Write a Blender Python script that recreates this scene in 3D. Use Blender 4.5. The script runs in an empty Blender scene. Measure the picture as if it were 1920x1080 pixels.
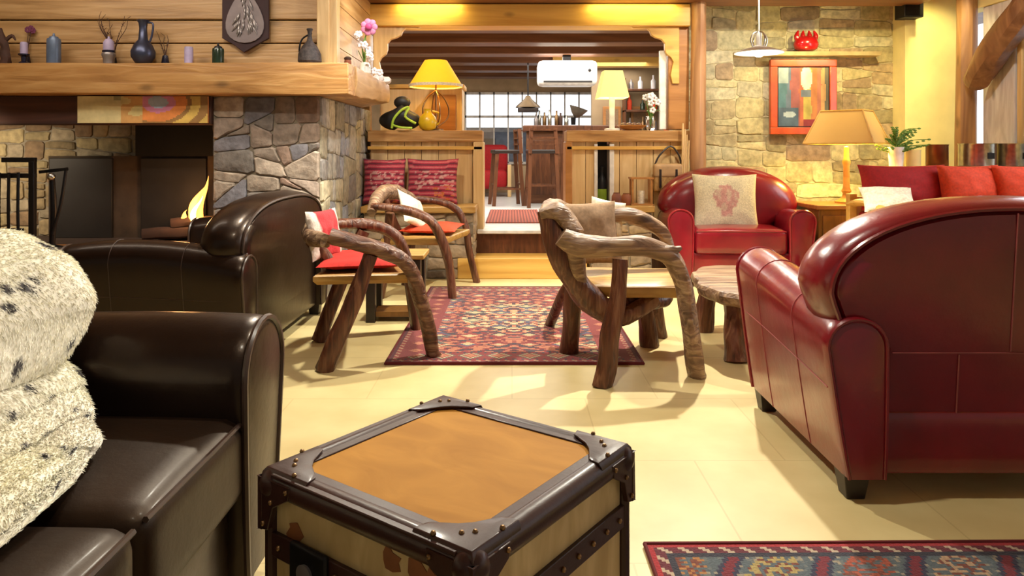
import bpy, math, random
from mathutils import Vector, Matrix, noise, Euler
PI = math.pi
R = math.radians
scene = bpy.context.scene
COL = scene.collection
# ---------------------------------------------------------------- camera
F = 1366.0; HZ = 285.0; EYE = 1.05
cd = bpy.data.cameras.new('camera'); cam = bpy.data.objects.new('camera', cd); COL.objects.link(cam)
cam.location = (0, 0, EYE); cam.rotation_euler = (PI/2, 0, 0)
cd.sensor_width = 36; cd.lens = F/1920*36; cd.shift_y = -(540-HZ)/1920; cd.clip_start = .05
scene.camera = cam
# ---------------------------------------------------------------- world and exposure
vs = scene.view_settings
vs.view_transform = 'Standard'; vs.look = 'None'; vs.exposure = 0.0; vs.gamma = 1; vs.use_curve_mapping = False
w = bpy.data.worlds.new('world'); scene.world = w; w.use_nodes = True
w.node_tree.nodes['Background'].inputs[0].default_value = (1.0, .95, .87, 1)
wt = w.node_tree; bg = wt.nodes['Background']     # daylight sky brighter on the window side (+Y, +X), dimmed behind to limit fill
tcw = wt.nodes.new('ShaderNodeTexCoord'); dotn = wt.nodes.new('ShaderNodeVectorMath'); dotn.operation = 'DOT_PRODUCT'; dotn.inputs[1].default_value = (.45, .89, 0)
mrw = wt.nodes.new('ShaderNodeMapRange'); mrw.inputs['From Min'].default_value = -.1; mrw.inputs['From Max'].default_value = .45; mrw.inputs['To Min'].default_value = .22; mrw.inputs['To Max'].default_value = 1.7
wt.links.new(tcw.outputs['Generated'], dotn.inputs[0]); wt.links.new(dotn.outputs['Value'], mrw.inputs['Value']); wt.links.new(mrw.outputs[0], bg.inputs[1])
crw = wt.nodes.new('ShaderNodeMix'); crw.data_type = 'RGBA'; crw.inputs[6].default_value = (1, .93, .82, 1); crw.inputs[7].default_value = (.90, .95, 1, 1)
mr2 = wt.nodes.new('ShaderNodeMapRange'); mr2.inputs['From Min'].default_value = -.1; mr2.inputs['From Max'].default_value = .45; wt.links.new(dotn.outputs['Value'], mr2.inputs['Value']); wt.links.new(mr2.outputs[0], crw.inputs[0]); wt.links.new(crw.outputs[2], bg.inputs[0])
# ---------------------------------------------------------------- room lamps and added fill lights
def area(name, loc, target, size, power, color, sizey=None, spread=None):
    l = bpy.data.lights.new(name, 'AREA'); l.energy = power; l.color = color; l.size = size
    if sizey: l.shape = 'RECTANGLE'; l.size_y = sizey
    if spread: l.spread = R(spread)
    o = bpy.data.objects.new(name, l); COL.objects.link(o); o.location = loc
    o.rotation_euler = (Vector(target)-Vector(loc)).to_track_quat('-Z', 'Y').to_euler(); return o
def spot(name, loc, target, power, color, angle=70, blend=.5, rad=.03):
    l = bpy.data.lights.new(name, 'SPOT'); l.energy = power; l.color = color; l.spot_size = R(angle); l.spot_blend = blend; l.shadow_soft_size = rad
    o = bpy.data.objects.new(name, l); COL.objects.link(o); o.location = loc
    o.rotation_euler = (Vector(target)-Vector(loc)).to_track_quat('-Z', 'Y').to_euler(); return o
def point(name, loc, power, color, rad=.04):
    l = bpy.data.lights.new(name, 'POINT'); l.energy = power; l.color = color; l.shadow_soft_size = rad
    o = bpy.data.objects.new(name, l); COL.objects.link(o); o.location = loc; return o
WARM = (1, .80, .50); WARM2 = (1, .945, .79); YEL = (1, .78, .22)
spot('ceiling_and_fill_spot', (1.15, 4.75, 2.62), (.8, 3.2, 0), 470, WARM2, 130, .4, .035)
spot('ceiling_and_fill_spot', (-.75, 4.1, 2.62), (-.5, 3.5, 0), 240, WARM2, 130, .5, .05)
spot('ceiling_and_fill_spot', (.25, 2.0, 2.62), (.3, 1.9, 0), 105, WARM2, 150, .6, .06)
area('mantel_wash_light', (-2.6, 3.7, 2.55), (-2.6, 5.0, 1.2), 1.8, 20, (1, .9, .76), .3)
area('window_daylight', (3.95, 4.2, 1.7), (0, 3.6, .6), 1.6, 40, (.95, .97, 1), 1.4)
spot('divider_fill_light', (-.9, 5.0, 2.62), (-.9, 6.4, 1.0), 70, WARM2, 80, .8, .05)  # this spot and the next are added to brighten the half walls
spot('divider_fill_light', (1.1, 5.0, 2.62), (1.1, 6.4, .9), 70, WARM2, 80, .8, .05)
spot('ceiling_and_fill_spot', (-.2, .7, 2.62), (-1.0, 1.40, .6), 60, WARM2, 42, .8, .06)  # added spot that brightens the fur throw
spot('ceiling_and_fill_spot', (2.6, 4.6, 2.62), (4.0, 5.9, 1.6), 60, WARM2, 60, .7, .05)  # added spot that lifts the whitewashed boards on the right wall
spot('ceiling_and_fill_spot', (-.15, 4.5, 2.62), (-1.25, 5.4, 1.35), 85, (.98, .98, .98), 70, .8, .05)  # added spot standing in for daylight on mantel return and pillar side
spot('ceiling_and_fill_spot', (-1.5, 3.0, 2.62), (-1.75, 5.0, 1.0), 60, WARM2, 60, .8, .05)  # added spot that brightens the stone pillar
area('firebox_fill_light', (-3.8, 4.5, 1.20), (-3.9, 5.5, .75), .5, 5, (1, .86, .62), .1, 100)  # added fill without a physical source, brightens the firebox wall
area('bar_room_light', (.3, 9.0, 2.25), (.3, 9.0, 0), 3.0, 190, (1, .93, .82), 3.0)

def P(px, py, Y): return Vector(((px-960)/F*Y, Y, EYE-(py-HZ)/F*Y))
def G(px, py): Y = F*EYE/(py-HZ); return Vector(((px-960)/F*Y, Y, 0))
# ---------------------------------------------------------------- materials
def srgb(r, g, b): 
    f = lambda c: ((c/255+.055)/1.055)**2.4 if c > 10 else c/255/12.92
    return (f(r), f(g), f(b), 1)
MATS = {}
def newmat(name):
    m = bpy.data.materials.new(name); m.use_nodes = True; nt = m.node_tree
    b = nt.nodes['Principled BSDF']; MATS[name] = m; return m, nt, b
def N(nt, t, **kw):
    n = nt.nodes.new(t)
    for k, v in kw.items(): setattr(n, k, v)
    return n
def ramp(nt, stops):
    r = N(nt, 'ShaderNodeValToRGB'); e = r.color_ramp.elements
    while len(e) < len(stops): e.new(.5)
    for i, (p, c) in enumerate(stops): e[i].position = p; e[i].color = c if len(c) == 4 else (*c, 1)
    return r
def bump(nt, b, src, strength, dist=.01):
    bp = N(nt, 'ShaderNodeBump'); bp.inputs['Strength'].default_value = strength; bp.inputs['Distance'].default_value = dist
    nt.links.new(src, bp.inputs['Height']); nt.links.new(bp.outputs[0], b.inputs['Normal'])
def plain(name, c, rough=.5, metal=0, coat=0, nz=.12, sc=12, bmp=.1):
    m, nt, b = newmat(name)
    tc = N(nt, 'ShaderNodeTexCoord'); n = N(nt, 'ShaderNodeTexNoise'); n.inputs['Scale'].default_value = sc; n.inputs['Detail'].default_value = 5
    nt.links.new(tc.outputs['Object'], n.inputs['Vector'])
    c2 = tuple(x*(1-nz*2) for x in c[:3])+(1,); c3 = tuple(min(1, x*(1+nz)) for x in c[:3])+(1,)
    r = ramp(nt, [(.3, c2), (.7, c3)]); nt.links.new(n.outputs['Fac'], r.inputs[0]); nt.links.new(r.outputs[0], b.inputs['Base Color'])
    b.inputs['Roughness'].default_value = rough; b.inputs['Metallic'].default_value = metal; b.inputs['Coat Weight'].default_value = coat
    if bmp: bump(nt, b, n.outputs['Fac'], bmp, .004)
    return m
def wood(name, c1, c2, axis='X', rough=.45, sc=6, stretch=10, knots=True, bmp=.25, c3=None):
    m, nt, b = newmat(name)
    tc = N(nt, 'ShaderNodeTexCoord'); mp = N(nt, 'ShaderNodeMapping')
    s = [sc, sc, sc]; s['XYZ'.index(axis)] = sc/stretch; mp.inputs['Scale'].default_value = s
    nt.links.new(tc.outputs['Object'], mp.inputs['Vector'])
    n = N(nt, 'ShaderNodeTexNoise'); n.inputs['Scale'].default_value = 2.2; n.inputs['Detail'].default_value = 8; n.inputs['Distortion'].default_value = 1.2
    nt.links.new(mp.outputs[0], n.inputs['Vector'])
    r = ramp(nt, [(.25, c1), (.5, tuple((a+d)/2 for a, d in zip(c1, c2))), (.72, c2)] if not c3 else [(.25, c1), (.5, c2), (.75, c3)])
    nt.links.new(n.outputs['Fac'], r.inputs[0]); out = r.outputs[0]
    if knots:
        mp2 = N(nt, 'ShaderNodeMapping'); s2 = [5, 5, 5]; s2['XYZ'.index(axis)] = 2.5; mp2.inputs['Scale'].default_value = s2
        nt.links.new(tc.outputs['Object'], mp2.inputs['Vector'])
        v = N(nt, 'ShaderNodeTexVoronoi'); v.inputs['Scale'].default_value = 1.0; nt.links.new(mp2.outputs[0], v.inputs['Vector'])
        kr = ramp(nt, [(.05, (.35, .35, .35)), (.16, (1, 1, 1))]); nt.links.new(v.outputs['Distance'], kr.inputs[0])
        mx = N(nt, 'ShaderNodeMix', data_type='RGBA', blend_type='MULTIPLY'); mx.inputs[0].default_value = .7
        nt.links.new(out, mx.inputs[6]); nt.links.new(kr.outputs[0], mx.inputs[7]); out = mx.outputs[2]
    nt.links.new(out, b.inputs['Base Color']); b.inputs['Roughness'].default_value = rough
    bump(nt, b, n.outputs['Fac'], bmp, .01); return m
def leather(name, c, rough=.3, coat=.5, sp=.5, tint=(1, 1, 1)):
    m, nt, b = newmat(name); tc = N(nt, 'ShaderNodeTexCoord')
    n = N(nt, 'ShaderNodeTexNoise'); n.inputs['Scale'].default_value = 5; n.inputs['Detail'].default_value = 6
    nt.links.new(tc.outputs['Object'], n.inputs['Vector'])
    r = ramp(nt, [(.3, tuple(x*.75 for x in c[:3])+(1,)), (.7, tuple(x*1.2 for x in c[:3])+(1,))])
    nt.links.new(n.outputs['Fac'], r.inputs[0]); nt.links.new(r.outputs[0], b.inputs['Base Color'])
    b.inputs['Roughness'].default_value = rough; b.inputs['Coat Weight'].default_value = coat; b.inputs['Coat Roughness'].default_value = .16
    b.inputs['Specular IOR Level'].default_value = sp; b.inputs['Specular Tint'].default_value = (*tint, 1); b.inputs['Coat Tint'].default_value = (*tint, 1)
    n2 = N(nt, 'ShaderNodeTexNoise'); n2.inputs['Scale'].default_value = 9; n2.inputs['Detail'].default_value = 9; n2.inputs['Roughness'].default_value = .62
    nt.links.new(tc.outputs['Object'], n2.inputs['Vector']); bump(nt, b, n2.outputs['Fac'], .22, .012); return m
def vcol(name, rough=.8, coat=0, sc=60, bmp=.3, mixn=.25, sheen=0):
    m, nt, b = newmat(name); a = N(nt, 'ShaderNodeVertexColor', layer_name='col'); tc = N(nt, 'ShaderNodeTexCoord')
    n = N(nt, 'ShaderNodeTexNoise'); n.inputs['Scale'].default_value = sc; n.inputs['Detail'].default_value = 6
    nt.links.new(tc.outputs['Object'], n.inputs['Vector'])
    r = ramp(nt, [(.3, (1-mixn*2,)*3), (.7, (1, 1, 1))]); nt.links.new(n.outputs['Fac'], r.inputs[0])
    mx = N(nt, 'ShaderNodeMix', data_type='RGBA', blend_type='MULTIPLY'); mx.inputs[0].default_value = 1
    nt.links.new(a.outputs[0], mx.inputs[6]); nt.links.new(r.outputs[0], mx.inputs[7]); nt.links.new(mx.outputs[2], b.inputs['Base Color'])
    b.inputs['Roughness'].default_value = rough; b.inputs['Coat Weight'].default_value = coat; b.inputs['Sheen Weight'].default_value = sheen
    bump(nt, b, n.outputs['Fac'], bmp, .01); return m
def glow(name, c, strength, base=None, trans=0):
    m, nt, b = newmat(name); tc = N(nt, 'ShaderNodeTexCoord'); n = N(nt, 'ShaderNodeTexNoise'); n.inputs['Scale'].default_value = 20
    nt.links.new(tc.outputs['Object'], n.inputs['Vector'])
    r = ramp(nt, [(.3, tuple(x*.92 for x in c[:3])+(1,)), (.7, c)]); nt.links.new(n.outputs['Fac'], r.inputs[0])
    nt.links.new(r.outputs[0], b.inputs['Emission Color']); b.inputs['Emission Strength'].default_value = strength
    b.inputs['Base Color'].default_value = base or c; b.inputs['Roughness'].default_value = .8
    return m
def glass(name, c=(1, 1, 1, 1), rough=.02):
    m, nt, b = newmat(name); b.inputs['Base Color'].default_value = c; b.inputs['Transmission Weight'].default_value = 1
    b.inputs['Roughness'].default_value = rough; b.inputs['IOR'].default_value = 1.45; return m

M_floor, nt, b = newmat('floor_tiles')
tc = N(nt, 'ShaderNodeTexCoord'); br = N(nt, 'ShaderNodeTexBrick'); br.inputs['Scale'].default_value = 1.0
br.offset = .5; br.inputs['Brick Width'].default_value = .62; br.inputs['Row Height'].default_value = .62
br.inputs['Color1'].default_value = srgb(222, 204, 150); br.inputs['Color2'].default_value = srgb(218, 199, 146); br.inputs['Mortar'].default_value = srgb(206, 186, 134)
br.inputs['Mortar Size'].default_value = .003; nt.links.new(tc.outputs['Object'], br.inputs['Vector'])
n = N(nt, 'ShaderNodeTexNoise'); n.inputs['Scale'].default_value = 3.2; n.inputs['Detail'].default_value = 8; nt.links.new(tc.outputs['Object'], n.inputs['Vector'])
r = ramp(nt, [(.3, (.80, .76, .68)), (.7, (1, 1, 1))]); nt.links.new(n.outputs['Fac'], r.inputs[0])
mx = N(nt, 'ShaderNodeMix', data_type='RGBA', blend_type='MULTIPLY'); mx.inputs[0].default_value = 1
nt.links.new(br.outputs['Color'], mx.inputs[6]); nt.links.new(r.outputs[0], mx.inputs[7]); nt.links.new(mx.outputs[2], b.inputs['Base Color'])
b.inputs['Roughness'].default_value = .42; bump(nt, b, n.outputs['Fac'], .05, .005)

W_PINE = wood('pine_planks', srgb(134, 98, 56), srgb(176, 138, 90), 'X', sc=9, stretch=16, c3=srgb(196, 160, 112), bmp=.5)
W_PINEV = wood('pine_boards_upright', srgb(196, 158, 102), srgb(226, 194, 140), 'Z', sc=8, stretch=12)
W_MANTEL = wood('mantel_timber', srgb(134, 92, 48), srgb(170, 124, 70), 'X', sc=8, stretch=10, c3=srgb(196, 154, 98), bmp=.6)
W_MANTELY = wood('mantel_return_timber', srgb(150, 108, 64), srgb(206, 170, 118), 'Y', sc=5, stretch=9)
W_DARKX = wood('dark_beam_timber', srgb(84, 48, 28), srgb(138, 90, 56), 'X', sc=5, stretch=12)
W_POST = wood('old_post_timber', srgb(124, 82, 52), srgb(188, 142, 98), 'Z', sc=5, stretch=9)
W_HONEY = wood('honey_timber', srgb(190, 140, 60), srgb(226, 182, 96), 'X', sc=5, stretch=12)
W_ORANGE = wood('orange_timber', srgb(150, 96, 44), srgb(186, 130, 70), 'X', sc=5, stretch=8)
W_BRACE = wood('brace_timber', srgb(96, 58, 36), srgb(150, 106, 74), 'Z', sc=5, stretch=6)
W_ROOT = wood('root_wood', srgb(42, 20, 13), srgb(92, 50, 32), 'Z', .36, 14, 9, True, 1.0, c3=srgb(136, 98, 72))
W_ROOTX = wood('weathered_root_wood', srgb(72, 50, 38), srgb(132, 102, 78), 'X', .45, 14, 9, True, 1.0, c3=srgb(186, 158, 124))
W_ROOTA = wood('root_wood_lengthwise', srgb(42, 20, 13), srgb(96, 56, 38), 'X', .36, 14, 9, True, 1.0, c3=srgb(146, 112, 88))
W_SEAT = wood('seat_slab_wood', srgb(140, 96, 40), srgb(200, 160, 90), 'X', .4, 6, 6)
W_EBONY = plain('dark_stained_wood', srgb(38, 26, 22), .4)
W_STOOL = wood('stool_wood', srgb(62, 32, 18), srgb(118, 70, 40), 'Z', .4, 8, 6, False)
W_TABLE = wood('side_cabinet_wood', srgb(100, 64, 26), srgb(152, 104, 48), 'Z', .4, 6, 6)
L_DARK = leather('dark_brown_leather', (.009, .005, .004), .32, .16, .25, (1, .74, .55))
L_DARKC = leather('brown_seat_leather', (.014, .007, .004), .46, .03, .25, (1, .72, .5))
L_RED = leather('oxblood_leather', (.20, .004, .012), .28, .6, .5)
L_SEAM = plain('pale_seam_thread', srgb(150, 70, 70), .5)
L_DSEAM = plain('dark_seam', srgb(60, 44, 36), .35)
L_TRUNK = leather('trunk_edge_leather', (.042, .015, .011), .42, .15, .25)
L_TAN = wood('tan_hide', srgb(160, 108, 34), srgb(184, 130, 50), 'X', .5, 5, 2, False, .1)
L_TAN.node_tree.nodes['Principled BSDF'].inputs['Specular IOR Level'].default_value = .15; L_TAN.node_tree.nodes['Principled BSDF'].inputs['Roughness'].default_value = .7
M_STONE = vcol('rubble_stone', .85, 0, 22, .9, .22)
M_MORTAR = plain('mortar', srgb(146, 134, 116), .95, sc=40)
M_MORTARL = plain('pale_mortar', srgb(206, 194, 156), .95, sc=40)
M_CLOTH = vcol('printed_cloth', .85, 0, 90, .3, .15, .1)
M_RUG = vcol('rug_pile', .95, 0, 160, .5, .2, .15)
M_PAINT = vcol('painted_surface', .5, 0, 40, .1, .06)
M_FUR = vcol('fur_pile', .8, 0, 60, .2, .1, .3)
M_IRON = plain('black_iron', srgb(26, 24, 26), .45, .6)
M_STEEL = plain('dark_steel_plate', srgb(62, 58, 56), .5, .6, sc=3)
M_CHROME = plain('brushed_metal', srgb(190, 186, 176), .25, .95, sc=30)
M_BRASS = plain('rivet_brass', srgb(140, 110, 76), .35, .9)
M_PEWTER = plain('pewter', srgb(70, 74, 96), .35, .7)
M_BLUETIN = plain('blue_grey_glaze', srgb(96, 112, 138), .35, .2)
M_LAV = plain('lavender_wax', srgb(176, 162, 196), .5)
M_NAVY = plain('navy_glaze', srgb(34, 32, 50), .25, .2)
M_BLACK = plain('matte_black', srgb(22, 20, 22), .5)
M_WHITE = plain('white_enamel', srgb(236, 234, 228), .4)
M_GREEN = plain('bottle_green', srgb(34, 50, 34), .2)
M_LIME = plain('lime_label', srgb(168, 200, 60), .6)
M_PLASTER = plain('cream_plaster', srgb(240, 226, 160), .9, sc=5, nz=.05)
M_TANWALL = plain('tan_plaster', srgb(206, 178, 140), .9, sc=5, nz=.08)
M_MAROON = plain('maroon_board', srgb(46, 16, 20), .7)
M_SILVER = plain('tarnished_silver', srgb(150, 142, 140), .4, .6)
M_REDGL = plain('red_glaze', srgb(176, 22, 26), .2, 0, .5)
M_REDCL = plain('red_cloth', srgb(196, 34, 24), .85, sc=60)
M_DREDCL = plain('deep_red_cloth', srgb(160, 14, 18), .8, sc=60)
M_ORCL = plain('orange_red_cloth', srgb(206, 62, 26), .8, sc=60)
M_WHCL = plain('white_cloth', srgb(226, 214, 190), .9, sc=60)
M_BRCL = plain('taupe_cloth', srgb(140, 112, 84), .9, sc=60)
M_LEAF = plain('leaf_green', srgb(92, 132, 48), .6)
M_TWIG = plain('dry_twig', srgb(70, 44, 34), .8)
M_FLOWER = plain('magenta_petal', srgb(176, 60, 120), .6)
M_WFLOW = plain('white_petal', srgb(232, 228, 232), .7)
M_WICKER = wood('wicker', srgb(140, 100, 50), srgb(190, 150, 90), 'Z', .7, 20, 2, False, .8)
M_GLASS = glass('clear_glass'); 
M_SNOW = plain('pale_window_frame', srgb(226, 220, 210), .5)
M_WHITEWOOD = wood('whitewashed_timber', srgb(190, 180, 180), srgb(236, 232, 232), 'Z', .6, 6, 6)
M_SHADEY = glow('amber_lamp_shade', srgb(255, 176, 16), .62, srgb(240, 170, 40))
M_SHADEC = glow('cream_lamp_shade', srgb(244, 236, 124), .62, srgb(226, 220, 150))
M_SHADET = glow('tan_lamp_shade', srgb(214, 164, 84), .22, srgb(206, 164, 96))
M_BULB = glow('lit_bulb', srgb(255, 246, 214), 14)
M_FLAME = glow('flame', (1.0, .42, .08, 1), 2.4)
M_FLAMEC = glow('flame_core', (1.0, .80, .36, 1), 5)

V3 = lambda *a: Vector(a)
# ---------------------------------------------------------------- mesh helper
class MB:
    def __init__(s): s.v = []; s.f = []; s.c = []; s.m = Matrix()
    def add(s, vs, fs, c=None):
        o = len(s.v); s.v += [s.m @ Vector(v) for v in vs]
        for f in fs: s.f.append([i+o for i in f]); s.c.append(c)
        return s
    def box(s, x0, x1, y0, y1, z0, z1, c=None):
        return s.add([(x0,y0,z0),(x1,y0,z0),(x1,y1,z0),(x0,y1,z0),(x0,y0,z1),(x1,y0,z1),(x1,y1,z1),(x0,y1,z1)],
                     [(0,3,2,1),(4,5,6,7),(0,1,5,4),(1,2,6,5),(2,3,7,6),(3,0,4,7)], c)
    def bar(s, a, b, w, h, up=(0,0,1)):
        a = Vector(a); b = Vector(b); d = (b-a).normalized(); u = Vector(up); 
        if abs(d.dot(u)) > .98: u = Vector((0, 1, 0))
        x = d.cross(u).normalized()*w/2; y = x.cross(d).normalized()*h/2
        return s.add([a-x-y, a+x-y, a+x+y, a-x+y, b-x-y, b+x-y, b+x+y, b-x+y], [(0,1,2,3),(7,6,5,4),(0,4,5,1),(1,5,6,2),(2,6,7,3),(3,7,4,0)])
    def tube(s, pts, rad, n=10, sub=4, wob=0, seed=0, closed=False, flat=1.0):
        pts = [Vector(p) for p in pts]
        if isinstance(rad, (int, float)): rad = [rad]*len(pts)
        P2 = []; R2 = []; k = len(pts)
        if k > 2 and sub > 1:
            rng = range(k if closed else k-1)
            for i in rng:
                g = (lambda j: pts[j % k]) if closed else (lambda j: pts[min(max(j, 0), k-1)])
                p0, p1, p2, p3 = g(i-1), g(i), g(i+1), g(i+2)
                for j in range(sub):
                    t = j/sub
                    P2.append(.5*((2*p1)+(-p0+p2)*t+(2*p0-5*p1+4*p2-p3)*t*t+(-p0+3*p1-3*p2+p3)*t**3))
                    R2.append(rad[i]*(1-t)+rad[(i+1) % k]*t)
            if not closed: P2.append(pts[-1]); R2.append(rad[-1])
        else: P2 = pts; R2 = list(rad)
        m = len(P2); vs = []; up = None
        for i in range(m):
            a = P2[(i-1) % m] if closed or i > 0 else P2[i]; c = P2[(i+1) % m] if closed or i < m-1 else P2[i]
            d = (c-a).normalized()
            if up is None: up = Vector((0, 0, 1)) if abs(d.z) < .9 else Vector((0, 1, 0))
            x = d.cross(up); x = x.normalized() if x.length > 1e-6 else Vector((1, 0, 0)); y = x.cross(d).normalized(); up = y
            for j in range(n):
                an = 2*PI*j/n; rr = R2[i]
                if wob: rr *= 1+wob*noise.noise(Vector((math.cos(an)*1.3+seed*7.1, math.sin(an)*1.3, i*.35/ max(1, sub/4))))*2
                vs.append(P2[i]+x*math.cos(an)*rr+y*math.sin(an)*rr*flat)
        fs = []
        for i in range(m if closed else m-1):
            for j in range(n):
                a = i*n+j; b_ = i*n+(j+1) % n; i2 = (i+1) % m
                fs.append((a, b_, i2*n+(j+1) % n, i2*n+j))
        if not closed: fs.append(tuple(range(n))[::-1]); fs.append(tuple((m-1)*n+j for j in range(n)))
        return s.add(vs, fs)
    def lathe(s, prof, c=(0,0,0), n=24, sx=1, sy=1, rot=0):
        c = Vector(c); vs = []; k = len(prof)
        for r, z in prof:
            for j in range(n):
                a = 2*PI*j/n+rot; vs.append(c+Vector((math.cos(a)*r*sx, math.sin(a)*r*sy, z)))
        fs = [(i*n+j, i*n+(j+1) % n, (i+1)*n+(j+1) % n, (i+1)*n+j) for i in range(k-1) for j in range(n)]
        ring_closed = abs(prof[0][0]-prof[-1][0]) < 1e-6 and abs(prof[0][1]-prof[-1][1]) < 1e-6
        if prof[0][0] > 1e-5 and not ring_closed: fs.append(tuple(range(n))[::-1])
        if prof[-1][0] > 1e-5 and not ring_closed: fs.append(tuple((k-1)*n+j for j in range(n)))
        return s.add(vs, fs)
    def loft(s, rings, cap=True):
        n = len(rings[0]); vs = [v for r in rings for v in r]
        fs = [(i*n+j, i*n+(j+1) % n, (i+1)*n+(j+1) % n, (i+1)*n+j) for i in range(len(rings)-1) for j in range(n)]
        if cap: fs.append(tuple(range(n))[::-1]); fs.append(tuple((len(rings)-1)*n+j for j in range(n)))
        return s.add(vs, fs)
    def prism(s, poly, y0, y1):   # poly in xz
        n = len(poly); vs = [(x, y0, z) for x, z in poly]+[(x, y1, z) for x, z in poly]
        fs = [tuple(range(n)), tuple(range(n, 2*n))[::-1]]+[(i, n+i, n+(i+1) % n, (i+1) % n) for i in range(n)]
        return s.add(vs, fs)
    def ball(s, c, r, sx=1, sy=1, sz=1, n=16):
        k = n//2; pr = [(max(0, math.sin(PI*i/k))*r, -math.cos(PI*i/k)*r*sz) for i in range(k+1)]
        return s.lathe(pr, c, n, sx, sy)
    def rbox(s, x0, x1, y0, y1, z0, z1, e=.25, n=20, puff=0):    # superellipsoid-like cushion block
        cx, cy, cz = (x0+x1)/2, (y0+y1)/2, (z0+z1)/2; a, b_, c = (x1-x0)/2, (y1-y0)/2, (z1-z0)/2
        rr = min(a, b_, c)*e*2; vs = []; idx = {}; 
        def pt(u, v, w_):
            q = Vector((u*a, v*b_, w_*c)); k = Vector((max(-a+rr, min(a-rr, q.x)), max(-b_+rr, min(b_-rr, q.y)), max(-c+rr, min(c-rr, q.z))))
            d = q-k
            if d.length > 1e-9: q = k+d.normalized()*rr if sum(abs(t) > 1e-6 for t in d) > 1 else q
            if puff: q.z += puff*(1-(u*u))*(1-(v*v))*(1 if w_ > 0 else 0)*(w_)
            return q+Vector((cx, cy, cz))
        g = [-1+2*(.5-.5*math.cos(PI*i/n)) for i in range(n+1)]
        for ax in range(3):
            for sg in (-1, 1):
                o = len(vs)
                for i in range(n+1):
                    for j in range(n+1):
                        t = [0, 0, 0]; t[ax] = sg; t[(ax+1) % 3] = g[i]; t[(ax+2) % 3] = g[j]; vs.append(pt(*t))
                for i in range(n):
                    for j in range(n):
                        q = (o+i*(n+1)+j, o+(i+1)*(n+1)+j, o+(i+1)*(n+1)+j+1, o+i*(n+1)+j+1); idx[q] = sg
        return s.add(vs, [q if sg > 0 else q[::-1] for q, sg in idx.items()])
    def build(s, name, mat, parent=None, bev=0, smooth=35, world=False, weld=True, vc=None):
        me = bpy.data.meshes.new(name)
        if world and parent is not None:
            bpy.context.view_layer.update(); mi = parent.matrix_world.inverted(); s.v = [mi @ v for v in s.v]
        me.from_pydata([tuple(v) for v in s.v], [], s.f); me.update()
        if vc is not None:
            at = me.color_attributes.new('col', 'FLOAT_COLOR', 'POINT'); at.data.foreach_set('color', [x for c in vc for x in (*c[:3], 1)])
        elif any(c is not None for c in s.c):
            at = me.color_attributes.new('col', 'FLOAT_COLOR', 'CORNER'); d = []
            for f, c in zip(s.f, s.c): d += list((*c[:3], 1))*len(f)
            at.data.foreach_set('color', d)
        if weld:
            import bmesh
            bm = bmesh.new(); bm.from_mesh(me); bmesh.ops.remove_doubles(bm, verts=bm.verts, dist=1e-5); bmesh.ops.recalc_face_normals(bm, faces=bm.faces); bm.to_mesh(me); bm.free()
        me.materials.append(mat)
        if smooth: me.shade_smooth(); me.set_sharp_from_angle(angle=R(smooth))
        o = bpy.data.objects.new(name, me); COL.objects.link(o); o.parent = parent
        if bev:
            b = o.modifiers.new('bevel', 'BEVEL'); b.width = bev; b.segments = 2; b.limit_method = 'ANGLE'
        return o
def tag(o, label, cat, group=None, kind=None):
    o['label'] = label; o['category'] = cat
    if group: o['group'] = group
    if kind: o['kind'] = kind
    return o
def thing(name, label, cat, loc=(0,0,0), rz=0, group=None, rot=None):
    o = bpy.data.objects.new(name, None); COL.objects.link(o); o.location = loc; o.rotation_euler = rot or (0, 0, rz); o.empty_display_size = .1
    return tag(o, label, cat, group)
def struct(o): o['kind'] = 'structure'; return o
def copy_tree(o, parent=None):
    c = o.copy(); COL.objects.link(c); c.parent = parent
    for ch in list(o.children): copy_tree(ch, c)
    return c
def rs(seed): return random.Random(seed)

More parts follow.
